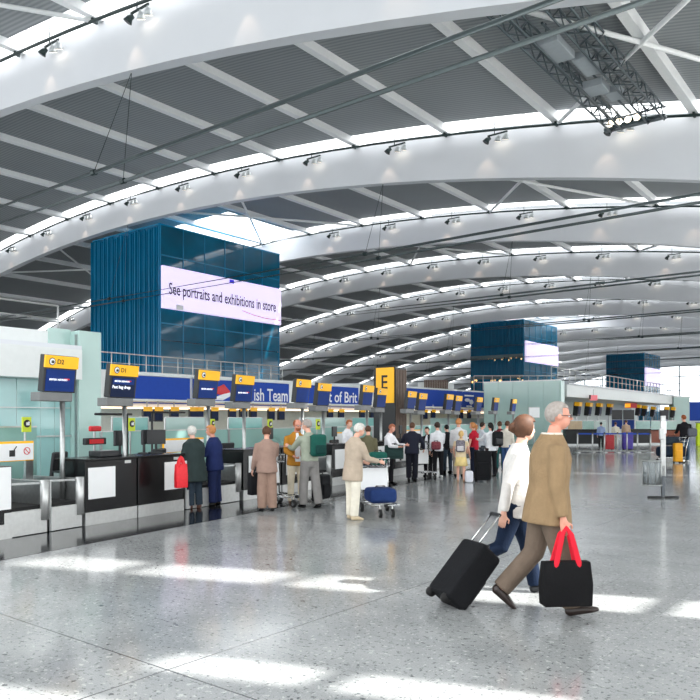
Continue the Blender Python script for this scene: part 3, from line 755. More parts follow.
# dark frame over D1
c = row(row_s(127, 1.3), 1.3); t_ = c.dot(FW); zf = EYE + (HOR - 414.3) / F_PX * t_
fr = thing('metal_frame', 'thin dark metal frame beside the D1 sign post', 'frame', c, RANG)
Lf = row_s(127, 1.3) - row_s(95, 1.3)
MB().tube([(0, -Lf, zf), (0, .12, zf)], .022, 8).build('crossbar', DARK, fr, smooth=True); MB().tube([(0, 0, 0), (0, 0, zf)], .025, 8).build('post', DARK, fr, smooth=True)
c = row(row_s(152, 1.6), 1.6)
fr = thing('metal_frame', 'thin dark metal frame above the desk with the red bag', 'frame', c, RANG)
MB().tube([(0, -.02, zf + .05), (0, 1.0, zf + .05)], .02, 8).build('crossbar', DARK, fr, smooth=True); MB().tube([(0, 0, 0), (0, 0, zf + .06)], .022, 8).build('post', DARK, fr, smooth=True)

#PART2
# ------------------------------------------------------------------ right building
A_ = at_t(560, 47.5); B_ = at_t(684, 78); dv = (B_ - A_); Lr = dv.length; ang = math.atan2(-dv.x, dv.y)
rb = thing('service_block', 'long white fascia block over the far check-in counters on the right', 'building', A_, ang)
MB().box((-3, Lr / 2 + .2, 3.62), (6, Lr - 2.2, .85)).build('fascia', FASC, rb)
MB().box((-.1, Lr / 2 + .2, 4.08), (.5, Lr - 2.2, .1)).build('ledge', WHITE, rb)
MB().box((-4.6, Lr / 2 + .2, 1.6), (.2, Lr - 2.2, 3.2)).build('back_wall', mat('pale_back_wall', (206, 216, 213), .35), rb)
pw = at_t(486, 47.5 / 1.0); 
gw = thing('glass_end_wall', 'pale green glass wall at the end of the far counter block', 'wall panel', A_, 0)
xl = at_y(484, A_.y)[0].x - A_.x
zt_ = EYE + (HOR - 380.5) / F_PX * A_.dot(FW)
n = 5
for i in range(n):
    a, b_ = xl + (0 - xl) * i / n, xl + (0 - xl) * (i + 1) / n
    MB().box(((a + b_) / 2, 0, zt_ / 2), (b_ - a - .02, .08, zt_)).build('pane', PALEG, gw)
MB().box((.04, .3, zt_ / 2), (.06, .6, zt_)).build('corner_panel', PALEG, gw)
MB().box((xl / 2, .02, zt_ + .04), (abs(xl), .14, .08)).build('coping', STEELL, gw)
MB().box((xl / 2 - 1, .45, zt_ - .05), (abs(xl) - 2, .8, .1)).build('roof_panel', FASC, gw)
u = A_ + dv * .02
railing('railing', [A_ + Vector((-.8, .5, 4.15)), A_ + dv * .96 + Vector((-.8, 0, 4.15))], 1.05, 'long railing on top of the far white fascia block', 30, .035)
railing('railing', [at_t(474, 62, 4.15), at_t(556, 62, 4.15)], 1.25, 'railing in front of the middle glass tower', 9, .04)
wp = thing('wood_panel', 'brown slatted wall panel above the last blue banner', 'panel', at_t(424, 62), TH)
zp = EYE + (HOR - 386.5) / F_PX * 62; zq = EYE + (HOR - 380) / F_PX * 62
m = MB(); w_ = 24 / F_PX * 62
for i in range(14): m.box((w_ * (i + .5) / 14, 0, (3.72 + zq) / 2), (w_ / 14 * .8, .12, zq - 3.72))
m.build('slat', BROWNW, wp); MB().box((w_ / 2, .15, (3.72 + zq) / 2 - .1), (w_ * 1.5, .1, zq - 3.92)).build('backing', FASC, wp)
pb = thing('white_parapet', 'white parapet wall left of the brown slatted panel', 'wall panel', at_t(340, 58), TH)
MB().box((.9, 1.0, 4.16), (8, .3, .88)).build('panel', GREYP, pb)
# end pillar and blue wall
ep = thing('glass_pillar', 'pale green glass pillar at the end of the far fascia block', 'pillar', at_t(679, 74), TH)
MB().box((0, 0, 1.95), (1.6, 1.2, 3.9)).build('body', PALEG, ep); MB().box((0, 0, 3.95), (1.7, 1.3, .1)).build('cap', STEELL, ep)
bw = thing('blue_wall', 'blue wall panel at the right edge above the lime panel', 'wall panel', at_t(686, 85), TH)
MB().box((3, 0, 2.6), (6.2, .3, 2.2)).build('panel', BANNER, bw); MB().box((3, -.02, .75), (6.2, .35, 1.5)).build('base', GREYP, bw)
lp = thing('lime_panel', 'lime green panel at the right edge behind the man with the trolley', 'panel', at_t(696.5, 46), TH)
MB().box((.6, 0, .72), (1.2, .25, 1.44), bev=.03).build('body', mat('lime_panel', (200, 224, 20), .5), lp); MB().box((.6, 0, 1.46), (1.24, .3, .04)).build('cap', DARK, lp)
# far counters, with signs
def far_counter(p0, p1, t_, h, m, label):
    c0, c1 = at_t(p0, t_), at_t(p1, t_); c = (c0 + c1) / 2; L_ = (c1 - c0).length
    t = thing('service_counter', label, 'counter', c, TH)
    MB().box((0, .3, h / 2 + .06), (L_, .6, h - .12), bev=.015).build('body', m, t); MB().box((0, .27, h + .02), (L_ + .06, .72, .05), bev=.01).build('counter_top', BLACK, t)
    MB().box((0, .3, .06), (L_ - .06, .54, .12)).build('plinth', STEEL, t); return t
BRICK = mat('brick_red_laminate', (150, 84, 66), .45)
far_counter(565.5, 599, 46, 1.0, mat('dark_green_counter', (10, 18, 20), .35, spec=.3), 'long dark service counter left of the red suitcase')
far_counter(630, 650, 47.5, 1.0, BLACK, 'dark service counter just right of the purple suitcase')
far_counter(651, 684, 48, .95, BRICK, 'brick red service counter behind the man with the trolley')
lin_sign = [(577, 402.5, 54), (588, 403, 57), (598.5, 403.5, 60), (609, 404, 63), (638, 405, 68), (644, 406, 72), (652.5, 407, 74), (666, 407, 70), (672.5, 407.5, 72)]
for i, (p, yt, t_) in enumerate(lin_sign):
    z = EYE + (HOR - yt) / F_PX * t_; c = at_t(p, t_)
    t = thing('check_in_sign', '%s yellow-topped sign from the left, under the far white fascia' % ORD[i], 'sign', c, RANG, 'signs under the far fascia')
    MB().box((0, 0, z - .5), (.35, 1.05, 1.0), Matrix.Rotation(.1, 3, 'Y')).build('housing', DARK, t); MB().box((.1, 0, z - .12), (.36, 1.06, .3), Matrix.Rotation(.1, 3, 'Y')).build('header', YELLOW, t)
    MB().box((.17, 0, z - .6), (.06, .85, .55), Matrix.Rotation(.1, 3, 'Y')).build('screen', SCREEN2, t)
    t.scale = (1, 1, 1)
    MB().tube([(-.05, 0, 0), (-.05, 0, z - .4)], .05, 8).build('pole', STEEL, t)
t = thing('display_board', 'red and orange lit board among the far counters', 'display', at_t(631, 66), TH)
z = EYE + (HOR - 405.5) / F_PX * 66
MB().box((0, 0, z), (1.0, .2, .45)).build('panel', REDP, t); MB().box((-.35, -.12, z), (.5, .05, .35)).build('panel_light', mat('orange_light', (255, 170, 30), .5, emit=.8), t); MB().tube([(0, 0, 0), (0, 0, z)], .05).build('post', STEEL, t)
t = thing('flag_sign', 'small pink and red hanging sign under the far white fascia', 'sign', at_t(593.5, 52), TH)
z = EYE + (HOR - 397.8) / F_PX * 52
MB().box((0, 0, z), (.55, .06, .38)).build('panel', mat('pink_panel', (236, 120, 130), .4, emit=.3), t); MB().box((-.26, -.02, z + .05), (.1, .08, .3)).build('edge', DARK, t); MB().tube([(0, 0, z + .1), (0, 0, z + .6)], .02).build('hanger', STEEL, t)
for i, (p0, p1) in enumerate(((612, 622), (623.5, 634), (660, 668))):
    c = at_t((p0 + p1) / 2, 60); w_ = (p1 - p0) / F_PX * 60
    t = thing('information_board', '%s dark board with a blue lower half from the left, behind the far counters' % ORD[i], 'board', c, TH)
    MB().box((0, 0, 2.05), (w_, .1, .8)).build('upper_panel', DARK, t); MB().box((0, 0, 1.25), (w_, .12, .75)).build('lower_panel', SCREEN, t); MB().box((0, 0, .45), (w_, .1, .85)).build('base', GREYP, t)
for i, (p0, p1, cc) in enumerate(((568, 582, (196, 168, 128)), (583, 594, (150, 186, 176)), (595, 606, (188, 206, 200)), (636, 650, (160, 196, 190)), (651, 676, (176, 206, 198)))):
    c0, c1 = at_t(p0, 52), at_t(p1, 52); t = thing('glass_partition', '%s low glass screen from the left, behind the far counters' % ORD[i], 'partition', (c0 + c1) / 2, TH)
    MB().box((0, 0, .8), ((c1 - c0).length, .03, 1.5)).build('glass_panel', mat('far_screen_%s' % 'abcde'[i], cc, .15), t); MB().box((0, 0, 1.57), ((c1 - c0).length, .06, .04)).build('top_rail', STEELL, t)
# barrier
pp = [577.5, 592.5, 604.5, 617.5, 627, 637.5, 650.5]
TB = depth(452.5)
for i, p in enumerate(pp):
    t = thing('queue_barrier_post', '%s steel queue barrier post from the left' % ORD[i], 'barrier', at_t(p, TB), TH, 'queue barrier posts')
    MB().tube([(0, 0, .02), (0, 0, .98)], .035, 10).build('post', STEELL, t, smooth=True); MB().tube([(0, 0, 0), (0, 0, .03)], .16, 14).build('base', STEEL, t)
    MB().tube([(0, 0, .95), (0, 0, 1.02)], .045, 10).build('head', DARK, t)
    if i < len(pp) - 1:
        w_ = (pp[i + 1] - p) / F_PX * TB
        MB().box((w_ / 2, 0, .95), (w_ - .08, .008, .07)).build('belt', BANNER, t)
        MB().tube([(.02, 0, .07), (w_ - .04, 0, .07)], .03, 6).build('foot_rail', STEELL, t)

# ------------------------------------------------------------------ stand with bin at the right
tS = depth(498)
st = thing('bin_stand', 'steel stand with a hooped litter holder and coiled foot on the open floor', 'bin', at_t(663, tS), TH)
MB().box((0, 0, .35), (.07, .05, .7), bev=.008).build('lower_post', mat('dark_steel', (92, 97, 102), .35, .6), st)
zt2 = EYE + (HOR - 437) / F_PX * tS + .0
MB().box((0, .0, 1.12), (.105, .05, 1.3), bev=.01).build('post', STEELL, st)
MB().box((0, -.03, 1.52), (.12, .03, .26), bev=.01).build('head_panel', WHITEP, st); MB().box((-.04, -.02, 1.38), (.1, .06, .25), bev=.02).build('dispenser', STEELL, st)
m = MB()
for (cx, r) in ((-.15, .17), (.17, .16)):
    pts = [(cx + r * math.cos(a), .0 + r * .7 * math.sin(a), .02) for a in [2 * PI * k / 22 for k in range(23)]]; m.tube(pts, .014, 6)
m.tube([(-.33, 0, .02), (.34, 0, .02)], .018, 6); m.build('foot', DARK, st, smooth=True)
b_ = MB(); R_ = .2; zb0, zb1 = EYE + (HOR - 485) / F_PX * tS, EYE + (HOR - 461) / F_PX * tS
for z in (zb0, zb1, ):
    b_.tube([(-.24 + R_ * math.cos(a), R_ * math.sin(a), z) for a in [2 * PI * k / 24 for k in range(25)]], .014, 6)
for k in range(8): a = 2 * PI * k / 8; b_.tube([(-.24 + R_ * math.cos(a), R_ * math.sin(a), zb0), (-.24 + R_ * math.cos(a), R_ * math.sin(a), zb1)], .007, 5)
b_.build('hoop', STEEL, st, smooth=True)
m = MB(); n = 24
vs = [(-.24 + (R_ - .02) * math.cos(2 * PI * k / n), (R_ - .02) * math.sin(2 * PI * k / n), z) for z in (zb0 + .02, zb1 - .01) for k in range(n)]
m.add(vs, [(k, (k + 1) % n, n + (k + 1) % n, n + k) for k in range(n)] + [tuple(range(n))]).build('liner', glass('clear_liner', (225, 230, 232), .3, .1, alpha=(.3, (200, 206, 208))), st, smooth=True)

# ------------------------------------------------------------------ people
SKIN = mat('skin', (222, 170, 148), .5, var=.04); SKIN2 = mat('skin_ruddy', (214, 150, 128), .5, var=.04)
def cloth(name, c, var=.1): return mat(name, c, .85, var=var, scale=9, spec=.2, bump=.25)
def hairm(name, c): return mat(name, c, .6, var=.2, scale=30, spec=.3)
def remesh(o, vs, sm=6):
    r = o.modifiers.new('skin_surface', 'REMESH'); r.mode = 'VOXEL'; r.voxel_size = vs; r.use_smooth_shade = True
    s = o.modifiers.new('relax', 'SMOOTH'); s.factor = .5; s.iterations = sm
    return o
def rotx(v, a): c, s = math.cos(a), math.sin(a); return Vector((v.x, v.y * c - v.z * s, v.y * s + v.z * c))
def rzf(px, face):
    d = ray(px); return math.atan2(d.y, d.x) - math.radians(face) - PI / 2
def person(px, py, h, face, label, P, t_=None, group=None):
    """face: 0 = away from the camera, 90 = to the right, 180 = to the camera; local +Y forward, +X right."""
    t_ = t_ or depth(py); loc = at_t(px, t_)
    d = ray(px).normalized(); hd = math.atan2(d.y, d.x) - math.radians(face)
    rz = hd - PI / 2
    near = t_ < 9
    root = thing('person', label, 'person', loc, rz, group)
    H = h; b = P.get('build', 1.0)
    lean = P.get('lean', 0.03)
    hip = Vector((0, 0, .52 * H))
    spd = Vector((0, math.sin(lean), math.cos(lean)))
    # legs
    legs = []
    for s, (pit, kn) in zip((-1, 1), P.get('legs', ((.04, .06), (-.03, .05)))):
        hp = hip + Vector((s * .052 * H, 0, 0)); th = Vector((s * .03, math.sin(pit), -math.cos(pit))).normalized() * .245 * H
        k = hp + th; a = pit - kn; sh = Vector((s * .0, math.sin(a), -math.cos(a))) * .235 * H
        legs.append((hp, k, k + sh, a))
    low = min(l[2].z for l in legs); dz = .042 * H - low
    def up(v): return v + Vector((0, 0, dz))
    hip = up(hip); legs = [(up(a), up(b2), up(c), e) for a, b2, c, e in legs]
    neck = hip + spd * .325 * H; chest = hip + spd * .225 * H; waist = hip + spd * .095 * H
    yaw, pitch = P.get('head', (0, .1))
    hb = neck + spd * .02 * H + Vector((0, .012 * H, 0))
    HM = Matrix.Rotation(-yaw, 3, 'Z') @ Matrix.Rotation(-pitch, 3, 'X')
    hc = hb + HM @ Vector((0, .014 * H, .078 * H))
    arms = []
    for s, (pit, ab, el, inw) in zip((-1, 1), P.get('arms', ((.1, .12, .2, 0), (.1, .12, .2, 0)))):
        sh = hip + spd * .272 * H + Vector((s * .108 * H * b ** .5, 0, 0))
        ua = Vector((s * math.sin(ab), math.sin(pit) * math.cos(ab), -math.cos(pit) * math.cos(ab))) * .172 * H
        e = sh + ua; fa = Vector((-s * math.sin(inw) + s * .5 * math.sin(ab), math.sin(pit + el), -math.cos(pit + el)))
        fa = fa.normalized() * .148 * H; w = e + fa; arms.append((sh, e, w, fa.normalized(), s))
    # ---- body, one surface
    m = MB()
    def T(c, rx, ry): return c, (rx * H * b, ry * H * b)
    rings = [T(hip - spd * .03 * H, .082, .062), T(hip + spd * .02 * H, .088, .068), T(waist, .076, .055), T(chest, .09, .062), T(hip + spd * .285 * H, .098, .052), T(neck - spd * .008 * H, .052, .042)]
    m.loft([r[0] for r in rings], [r[1] for r in rings], 16)
    m.tube([neck - spd * .03 * H, hb + HM @ Vector((0, .004 * H, .03 * H))], [.034 * H, .03 * H], 12)
    m.ball(hc + HM @ Vector((0, -.006 * H, .012 * H)), (.045 * H, .056 * H, .055 * H), 18, HM)
    m.ball(hc + HM @ Vector((0, .012 * H, -.022 * H)), (.036 * H, .042 * H, .042 * H), 16, HM)
    m.loft([hc + HM @ Vector((0, .052 * H, .008 * H)), hc + HM @ Vector((0, .062 * H, -.01 * H)), hc + HM @ Vector((0, .05 * H, -.016 * H))], [(.005 * H, .005 * H), (.0085 * H, .009 * H), (.006 * H, .005 * H)], 8)
    for s in (-1, 1): m.ball(hc + HM @ Vector((s * .046 * H, -.002 * H, -.004 * H)), (.007 * H, .011 * H, .017 * H), 8, HM)
    m.ball(hc + HM @ Vector((0, .05 * H, -.031 * H)), (.014 * H, .006 * H, .006 * H), 8, HM)
    for sh, e, w, fd, s in arms:
        m.loft([sh, sh.lerp(e, .5), e, e.lerp(w, .4), w, w + fd * .02 * H], [(.03 * H,) * 2, (.027 * H,) * 2, (.022 * H,) * 2, (.022 * H,) * 2, (.014 * H, .014 * H), (.015 * H, .012 * H)], 10)
        sd = Vector((0, 1, 0)) - fd * fd.y
        if sd.length < .2: sd = Vector((0, 0, 1)) - fd * fd.z
        sd.normalize(); nm = fd.cross(sd) * s    # palm normal
        pl = w + fd * .028 * H
        m.loft([w, pl, w + fd * .055 * H], [(.015 * H, .011 * H), (.022 * H, .011 * H), (.022 * H, .009 * H)], 10, side=sd)
        cu = P.get('curl', .9)
        for i, (o_, ln) in enumerate(((.0165, .042), (.0055, .047), (-.0055, .043), (-.0165, .034))):
            b0 = w + fd * .052 * H + sd * o_ * H; d1 = (fd * math.cos(cu * .4) - nm * math.sin(cu * .4)); d2 = (fd * math.cos(cu * 1.2) - nm * math.sin(cu * 1.2))
            p1 = b0 + d1 * ln * .5 * H; m.tube([b0 - fd * .01 * H, b0, p1, p1 + d2 * ln * .5 * H], [.0055 * H, .0055 * H, .005 * H, .0042 * H], 8)
        b0 = w + fd * .02 * H + sd * .018 * H; d1 = (fd * .7 + sd * .6 - nm * .35).normalized(); p1 = b0 + d1 * .026 * H
        m.tube([b0 - sd * .008 * H, p1, p1 + (fd * .9 - nm * .4).normalized() * .022 * H], [.0075 * H, .0062 * H, .0048 * H], 8)
    for hp, k, an, a in legs:
        m.loft([hp + Vector((0, 0, .02 * H)), hp.lerp(k, .45), k, k.lerp(an, .35), an], [(.052 * H * b, .055 * H), (.044 * H * b, .046 * H), (.03 * H, .032 * H), (.03 * H, .033 * H), (.018 * H, .02 * H)], 12)
        fw = Vector((0, math.cos(a), math.sin(a))); m.loft([an + Vector((0, 0, 0)) - fw * .02 * H, an + fw * .03 * H + Vector((0, math.sin(a), -math.cos(a))) * .012 * H, an + fw * .075 * H + Vector((0, math.sin(a), -math.cos(a))) * .022 * H], [(.018 * H, .018 * H), (.019 * H, .013 * H), (.014 * H, .006 * H)], 8)
    body = m.build('body', P.get('skin', SKIN), root); remesh(body, .0065 if near else .009, 3)
    vx = .011 if near else .015
    # ---- trousers or skirt
    if P.get('lower', 'trousers') == 'trousers':
        m = MB(); fl = P.get('flare', 1.0)
        m.loft([hip - spd * .05 * H, hip, waist + spd * .01 * H], [(.092 * H * b, .072 * H * b), (.099 * H * b, .078 * H * b), (.086 * H * b, .066 * H * b)], 16)
        for hp, k, an, a in legs:
            m.loft([hp + Vector((0, 0, .01 * H)), hp.lerp(k, .4), k, k.lerp(an, .5), an.lerp(k, .0) - (an - k).normalized() * .0 * H],
                   [(.057 * H * b, .064 * H * b), (.052 * H * b, .056 * H * b), (.042 * H * fl, .044 * H * fl), (.04 * H * fl, .042 * H * fl), (.036 * H * fl, .041 * H * fl)], 14)
        remesh(m.build('trousers', P['c_low'], root), vx, 5)
    else:
        zt = waist; n_ = 28; hem = hip - Vector((0, 0, P.get('skirt_len', .2) * H)); vs = []; R = [(zt, .08, .06, 0), (hip, .098, .08, .002), (hip.lerp(hem, .5), .115, .1, .006), (hem, .13, .115, .012)]
        for c, rx, ry, wv in R:
            for k in range(n_):
                an = 2 * PI * k / n_; q = 1 + (wv * 7) * math.sin(an * 7); vs.append(c + Vector((rx * H * b * q * math.cos(an), ry * H * b * q * math.sin(an), 0)))
        fs = [(i * n_ + k, i * n_ + (k + 1) % n_, (i + 1) * n_ + (k + 1) % n_, (i + 1) * n_ + k) for i in range(len(R) - 1) for k in range(n_)]
        MB().add(vs, fs).build('skirt', P['c_low'], root, smooth=True).modifiers.new('thickness', 'SOLIDIFY').thickness = .006
    # ---- top
    m = MB(); hemd = P.get('hem', .04); fat = P.get('fat', 1.0); hf = P.get('hem_flare', 1.0)
    hemc = hip - spd * hemd * H
    rr = [(hemc, .104 * hf, .086 * hf), (hip.lerp(hemc, .4), .106 * (1 + hf) / 2, .086 * (1 + hf) / 2), (waist, .096, .074), (chest, .106, .078), (hip + spd * .28 * H, .104, .064), (neck - spd * .012 * H, .062, .05), (neck + spd * .016 * H, .042, .04)]
    m.loft([r[0] for r in rr], [(r[1] * H * b * fat, r[2] * H * b * fat) for r in rr], 18)
    for sh, e, w, fd, s in arms:
        sl = P.get('sleeve', 1.0)
        if sl >= 1: m.loft([sh - Vector((s * .03 * H, 0, -.004 * H)), sh + Vector((0, 0, 0)), sh.lerp(e, .5), e, e.lerp(w, .5), w.lerp(e, .04)], [(.03 * H, .03 * H), (.04 * H, .042 * H), (.037 * H * fat,) * 2, (.034 * H * fat,) * 2, (.03 * H * fat,) * 2, (.024 * H * fat,) * 2], 12)
        else: m.loft([sh - Vector((s * .03 * H, 0, 0)), sh, sh.lerp(e, sl)], [(.03 * H, .03 * H), (.04 * H, .042 * H), (.036 * H,) * 2], 12)
    top = remesh(m.build(P.get('top', 'jacket'), P['c_top'], root), vx, 9)
    if P.get('collar'):
        MB().tube([neck + Vector((.045 * H * math.cos(a), .04 * H * math.sin(a) + .0, .008 * H - .02 * H * max(0, math.sin(a)))) for a in [2 * PI * k / 16 for k in range(17)]], .011 * H, 6).build('collar', P['collar'], root, smooth=True)
    if P.get('shirt'):      # open jacket showing a shirt front
        cs = [neck - spd * .0 * H + Vector((0, .036 * H, 0)), chest + Vector((0, .074 * H * b * fat, 0)), waist + Vector((0, .073 * H * b * fat, 0)), hip + Vector((0, .083 * H * b * fat, -.01 * H))]
        remesh(MB().loft(cs, [(.02 * H, .014 * H), (.034 * H, .014 * H), (.036 * H, .014 * H), (.036 * H, .012 * H)], 12).build('shirt', P['shirt'], root), .009, 3)
    if P.get('vest_side'):
        pass
    if P.get('belt_line'):
        MB().tube([waist + Vector((.1 * H * b * math.cos(a), .078 * H * b * math.sin(a), 0)) for a in [2 * PI * k / 20 for k in range(21)]], .008 * H, 6).build('belt', P['belt_line'], root, smooth=True)
    # ---- shoes
    for hp, k, an, a in legs:
        fw = Vector((0, math.cos(a), math.sin(a))); dn = Vector((0, math.sin(a), -math.cos(a)))
        m = MB(); m.loft([an - fw * .036 * H + dn * .016 * H, an - fw * .02 * H + dn * .016 * H, an + fw * .03 * H + dn * .018 * H, an + fw * .085 * H + dn * .026 * H, an + fw * .118 * H + dn * .031 * H],
                         [(.012 * H, .014 * H), (.022 * H, .026 * H), (.025 * H, .024 * H), (.027 * H, .016 * H), (.012 * H, .009 * H)], 12)
        sh_ = remesh(m.build('shoe', P.get('c_shoe', BLACK), root), .008, 3)
    # ---- hair
    hs = P.get('hair', 'short')
    if hs:
        m = MB(); n_ = 20; hN = 12; vs = []; idx = {}; fs = []
        top_c = hc + HM @ Vector((0, -.006 * H, .012 * H))
        sc = P.get('hair_vol', 1.12)
        def keep(v):      # v in unit head space
            if hs == 'short': return v.z > (.42 if v.y > .2 else (-.35 if v.y > -.25 else -.62))
            if hs == 'long': return v.z > (.45 if v.y > .25 else (-.7 if v.y > -.1 else -1.2))
            if hs == 'ring': return v.z < .62 and v.z > -.6 and v.y < .25
            return True
        ph = []
        for i in range(hN + 1):
            for k in range(n_):
                a1 = PI * i / hN; an = 2 * PI * k / n_; u = Vector((math.sin(a1) * math.cos(an), math.sin(a1) * math.sin(an), math.cos(a1)))
                ph.append(u); vs.append(top_c + HM @ Vector((u.x * .0465 * H * sc, u.y * .0575 * H * sc, u.z * .0565 * H * sc)))
        for i in range(hN):
            for k in range(n_):
                q = (i * n_ + k, (i + 1) * n_ + k, (i + 1) * n_ + (k + 1) % n_, i * n_ + (k + 1) % n_)
                if keep(sum((ph[j] for j in q), Vector()) / 4): fs.append(q)
        o = m.add(vs, fs).build('hair', P['c_hair'], root, smooth=True)
        bm = bmesh.new(); bm.from_mesh(o.data); bmesh.ops.delete(bm, geom=[v for v in bm.verts if not v.link_faces], context='VERTS'); bmesh.ops.remove_doubles(bm, verts=bm.verts, dist=.0005); bm.to_mesh(o.data); bm.free()
        sd = o.modifiers.new('thickness', 'SOLIDIFY'); sd.thickness = .013; sd.offset = -1
        o.modifiers.new('rounding', 'SUBSURF').levels = 1
        if P.get('tail'):
            b0 = top_c + HM @ Vector((0, -.05 * H, .02 * H))
            MB().tube([b0, b0 + Vector((0, -.03 * H, -.03 * H)), b0 + Vector((0, -.03 * H, -P['tail'] * .6 * H)), b0 + Vector((0, -.015 * H, -P['tail'] * H))], [.016 * H, .026 * H, .024 * H, .008 * H], 10).build('hair_length', P['c_hair'], root, smooth=True)
    if P.get('beard'):
        MB().ball(hc + HM @ Vector((0, .022 * H, -.036 * H)), (.033 * H, .036 * H, .03 * H), 12, HM).build('beard', P['c_hair'], root, smooth=True)
    if P.get('face', True):
        for s in (-1, 1):
            e_ = MB().ball(hc + HM @ Vector((s * .017 * H, .045 * H, .002 * H)), (.0065 * H, .005 * H, .0045 * H), 10, HM).build('eye', LETTERW, root, smooth=True)
            MB().ball(hc + HM @ Vector((s * .017 * H, .0485 * H, .002 * H)), (.003 * H, .0022 * H, .003 * H), 8, HM).build('iris', DARK, e_, smooth=True)
        MB().ball(hc + HM @ Vector((0, .0515 * H, -.0315 * H)), (.0125 * H, .005 * H, .003 * H), 8, HM).build('mouth', mat('lips', (176, 96, 90), .5), root, smooth=True)
    if P.get('glasses'):
        m = MB()
        for s in (-1, 1):
            m.tube([hc + HM @ Vector((s * .018 * H + .012 * H * math.cos(a), .055 * H, .003 * H + .009 * H * math.sin(a))) for a in [2 * PI * k / 12 for k in range(13)]], .0015 * H, 5)
            m.tube([hc + HM @ Vector((s * .03 * H, .053 * H, .004 * H)), hc + HM @ Vector((s * .049 * H, 0, .004 * H))], .0015 * H, 5)
        m.build('glasses', DARK, root)
    root['_x'] = 0; del root['_x']
    W = Matrix.Translation(loc) @ Matrix.Rotation(rz, 4, 'Z')
    return root, dict(hands=[W @ (a[2] + a[3] * .06 * H) for a in arms], neck=W @ neck, chest=W @ chest, hip=W @ hip, rz=rz, W=W, local=dict(chest=chest, hip=hip, arms=arms, neck=neck, waist=waist), H=H)

def backpack(inf, label, m, m2, sc=1.0, dx=0):
    H = inf['H']; L_ = inf['local']; c = L_['chest'] + Vector((dx * H, -(.078 + .052 * sc) * H, -.03 * H))
    t = thing('backpack', label, 'backpack', inf['W'] @ c, inf['rz'])
    MB().box((0, 0, 0), (.19 * H * sc, .09 * H * sc, .25 * H * sc), bev=.035 * H * sc).build('body', m, t, smooth=True)
    MB().box((0, -.055 * H * sc, -.045 * H), (.13 * H * sc, .04 * H * sc, .1 * H * sc), bev=.012 * H).build('pocket', m2, t, smooth=True)
    for s in (-1, 1):
        MB().tube([Vector((s * .05 * H, .04 * H * sc, .1 * H * sc)), Vector((s * .062 * H, .085 * H, .095 * H)), Vector((s * .07 * H, .16 * H, .07 * H)), Vector((s * .075 * H, .178 * H, 0)), Vector((s * .085 * H, .12 * H, -.08 * H)), Vector((s * .07 * H, .03 * H, -.09 * H))], .009 * H, 6).build('strap', m2, t, smooth=True)
    return t
GREYH = hairm('grey_hair', (158, 150, 144)); WHITEH = hairm('white_hair', (206, 204, 198)); BROWNH = hairm('brown_hair', (84, 56, 40)); DBROWN = hairm('dark_brown_hair', (52, 38, 30)); BLACKH = hairm('black_hair', (22, 20, 20)); REDH = hairm('auburn_hair', (150, 84, 48)); BLOND = hairm('blonde_hair', (206, 172, 110)); SANDY = hairm('sandy_hair', (190, 130, 80))
c = cloth
# two women in dark coats at the desk
person(194, 508.5, 1.545, -48, 'person in a long dark green coat with white hair, holding a red bag', dict(top='coat', c_top=c('dark_green_coat', (48, 60, 60)), c_low=c('slate_trousers', (50, 62, 74)), c_shoe=mat('brown_shoe', (96, 62, 52), .4), hem=.19, hem_flare=1.16, fat=1.2, build=1.28, flare=1.3, c_hair=WHITEH, hair='long', hair_vol=1.2, belt_line=c('dark_green_coat', (48, 60, 60)), arms=((.15, .2, .25, 0), (.55, .12, 1.0, .3)), head=(.2, .12)))
_, pi = person(214.5, 505.5, 1.56, -75, 'person in a navy jacket and navy trousers with sandy hair, talking at the desk', dict(c_top=c('navy_jacket', (34, 46, 92)), c_low=c('navy_trousers', (34, 44, 82)), c_hair=SANDY, hair='long', hair_vol=1.18, skin=SKIN2, hem=.08, build=1.2, fat=1.12, flare=1.35, arms=((.5, .1, 1.15, .35), (.55, .12, 1.1, .35)), head=(-.1, .18)))
# taupe suit
person(267, 511.5, 1.545, -14, 'person in a taupe suit seen from behind with short brown hair', dict(c_top=c('taupe_jacket', (156, 130, 118)), c_low=c('taupe_trousers', (152, 126, 112)), c_hair=BROWNH, hair='short', hair_vol=1.2, build=1.12, hem=.06, hem_flare=1.06, flare=1.45, fat=1.05, arms=((.1, .16, .35, 0), (.7, .15, .9, .2)), head=(.3, .3)))
# orange jacket man
person(296, 504.5, 1.68, 165, 'bearded person in an orange brown jacket and cream trousers facing the camera', dict(c_top=c('ochre_jacket', (176, 122, 44)), c_low=c('cream_trousers', (214, 204, 182)), c_shoe=mat('tan_shoe', (110, 84, 62), .5), shirt=mat('white_shirt', (236, 238, 244), .7), c_hair=REDH, hair='ring', beard=True, skin=SKIN2, hem=.06, fat=1.06, arms=((.35, .14, 1.1, .5), (.3, .14, .9, .5)), head=(-.2, .2), glasses=True))
_, pb_ = person(309.5, 508, 1.68, -32, 'person in a grey green shirt and grey trousers with a green backpack', dict(top='shirt', c_top=c('sage_shirt', (158, 166, 150)), c_low=c('grey_trousers', (132, 130, 128)), c_hair=GREYH, hair='short', hair_vol=1.14, build=1.05, flare=1.25, hem=-.03, arms=((.8, .2, .9, .35), (.4, .14, .9, .3)), head=(-.5, .15), legs=((.12, .1), (-.18, .08))))
backpack(pb_, 'dark green backpack on the person in the grey green shirt', cloth('green_nylon', (30, 88, 78)), cloth('dark_green_nylon', (22, 62, 58)), 1.0, .04)
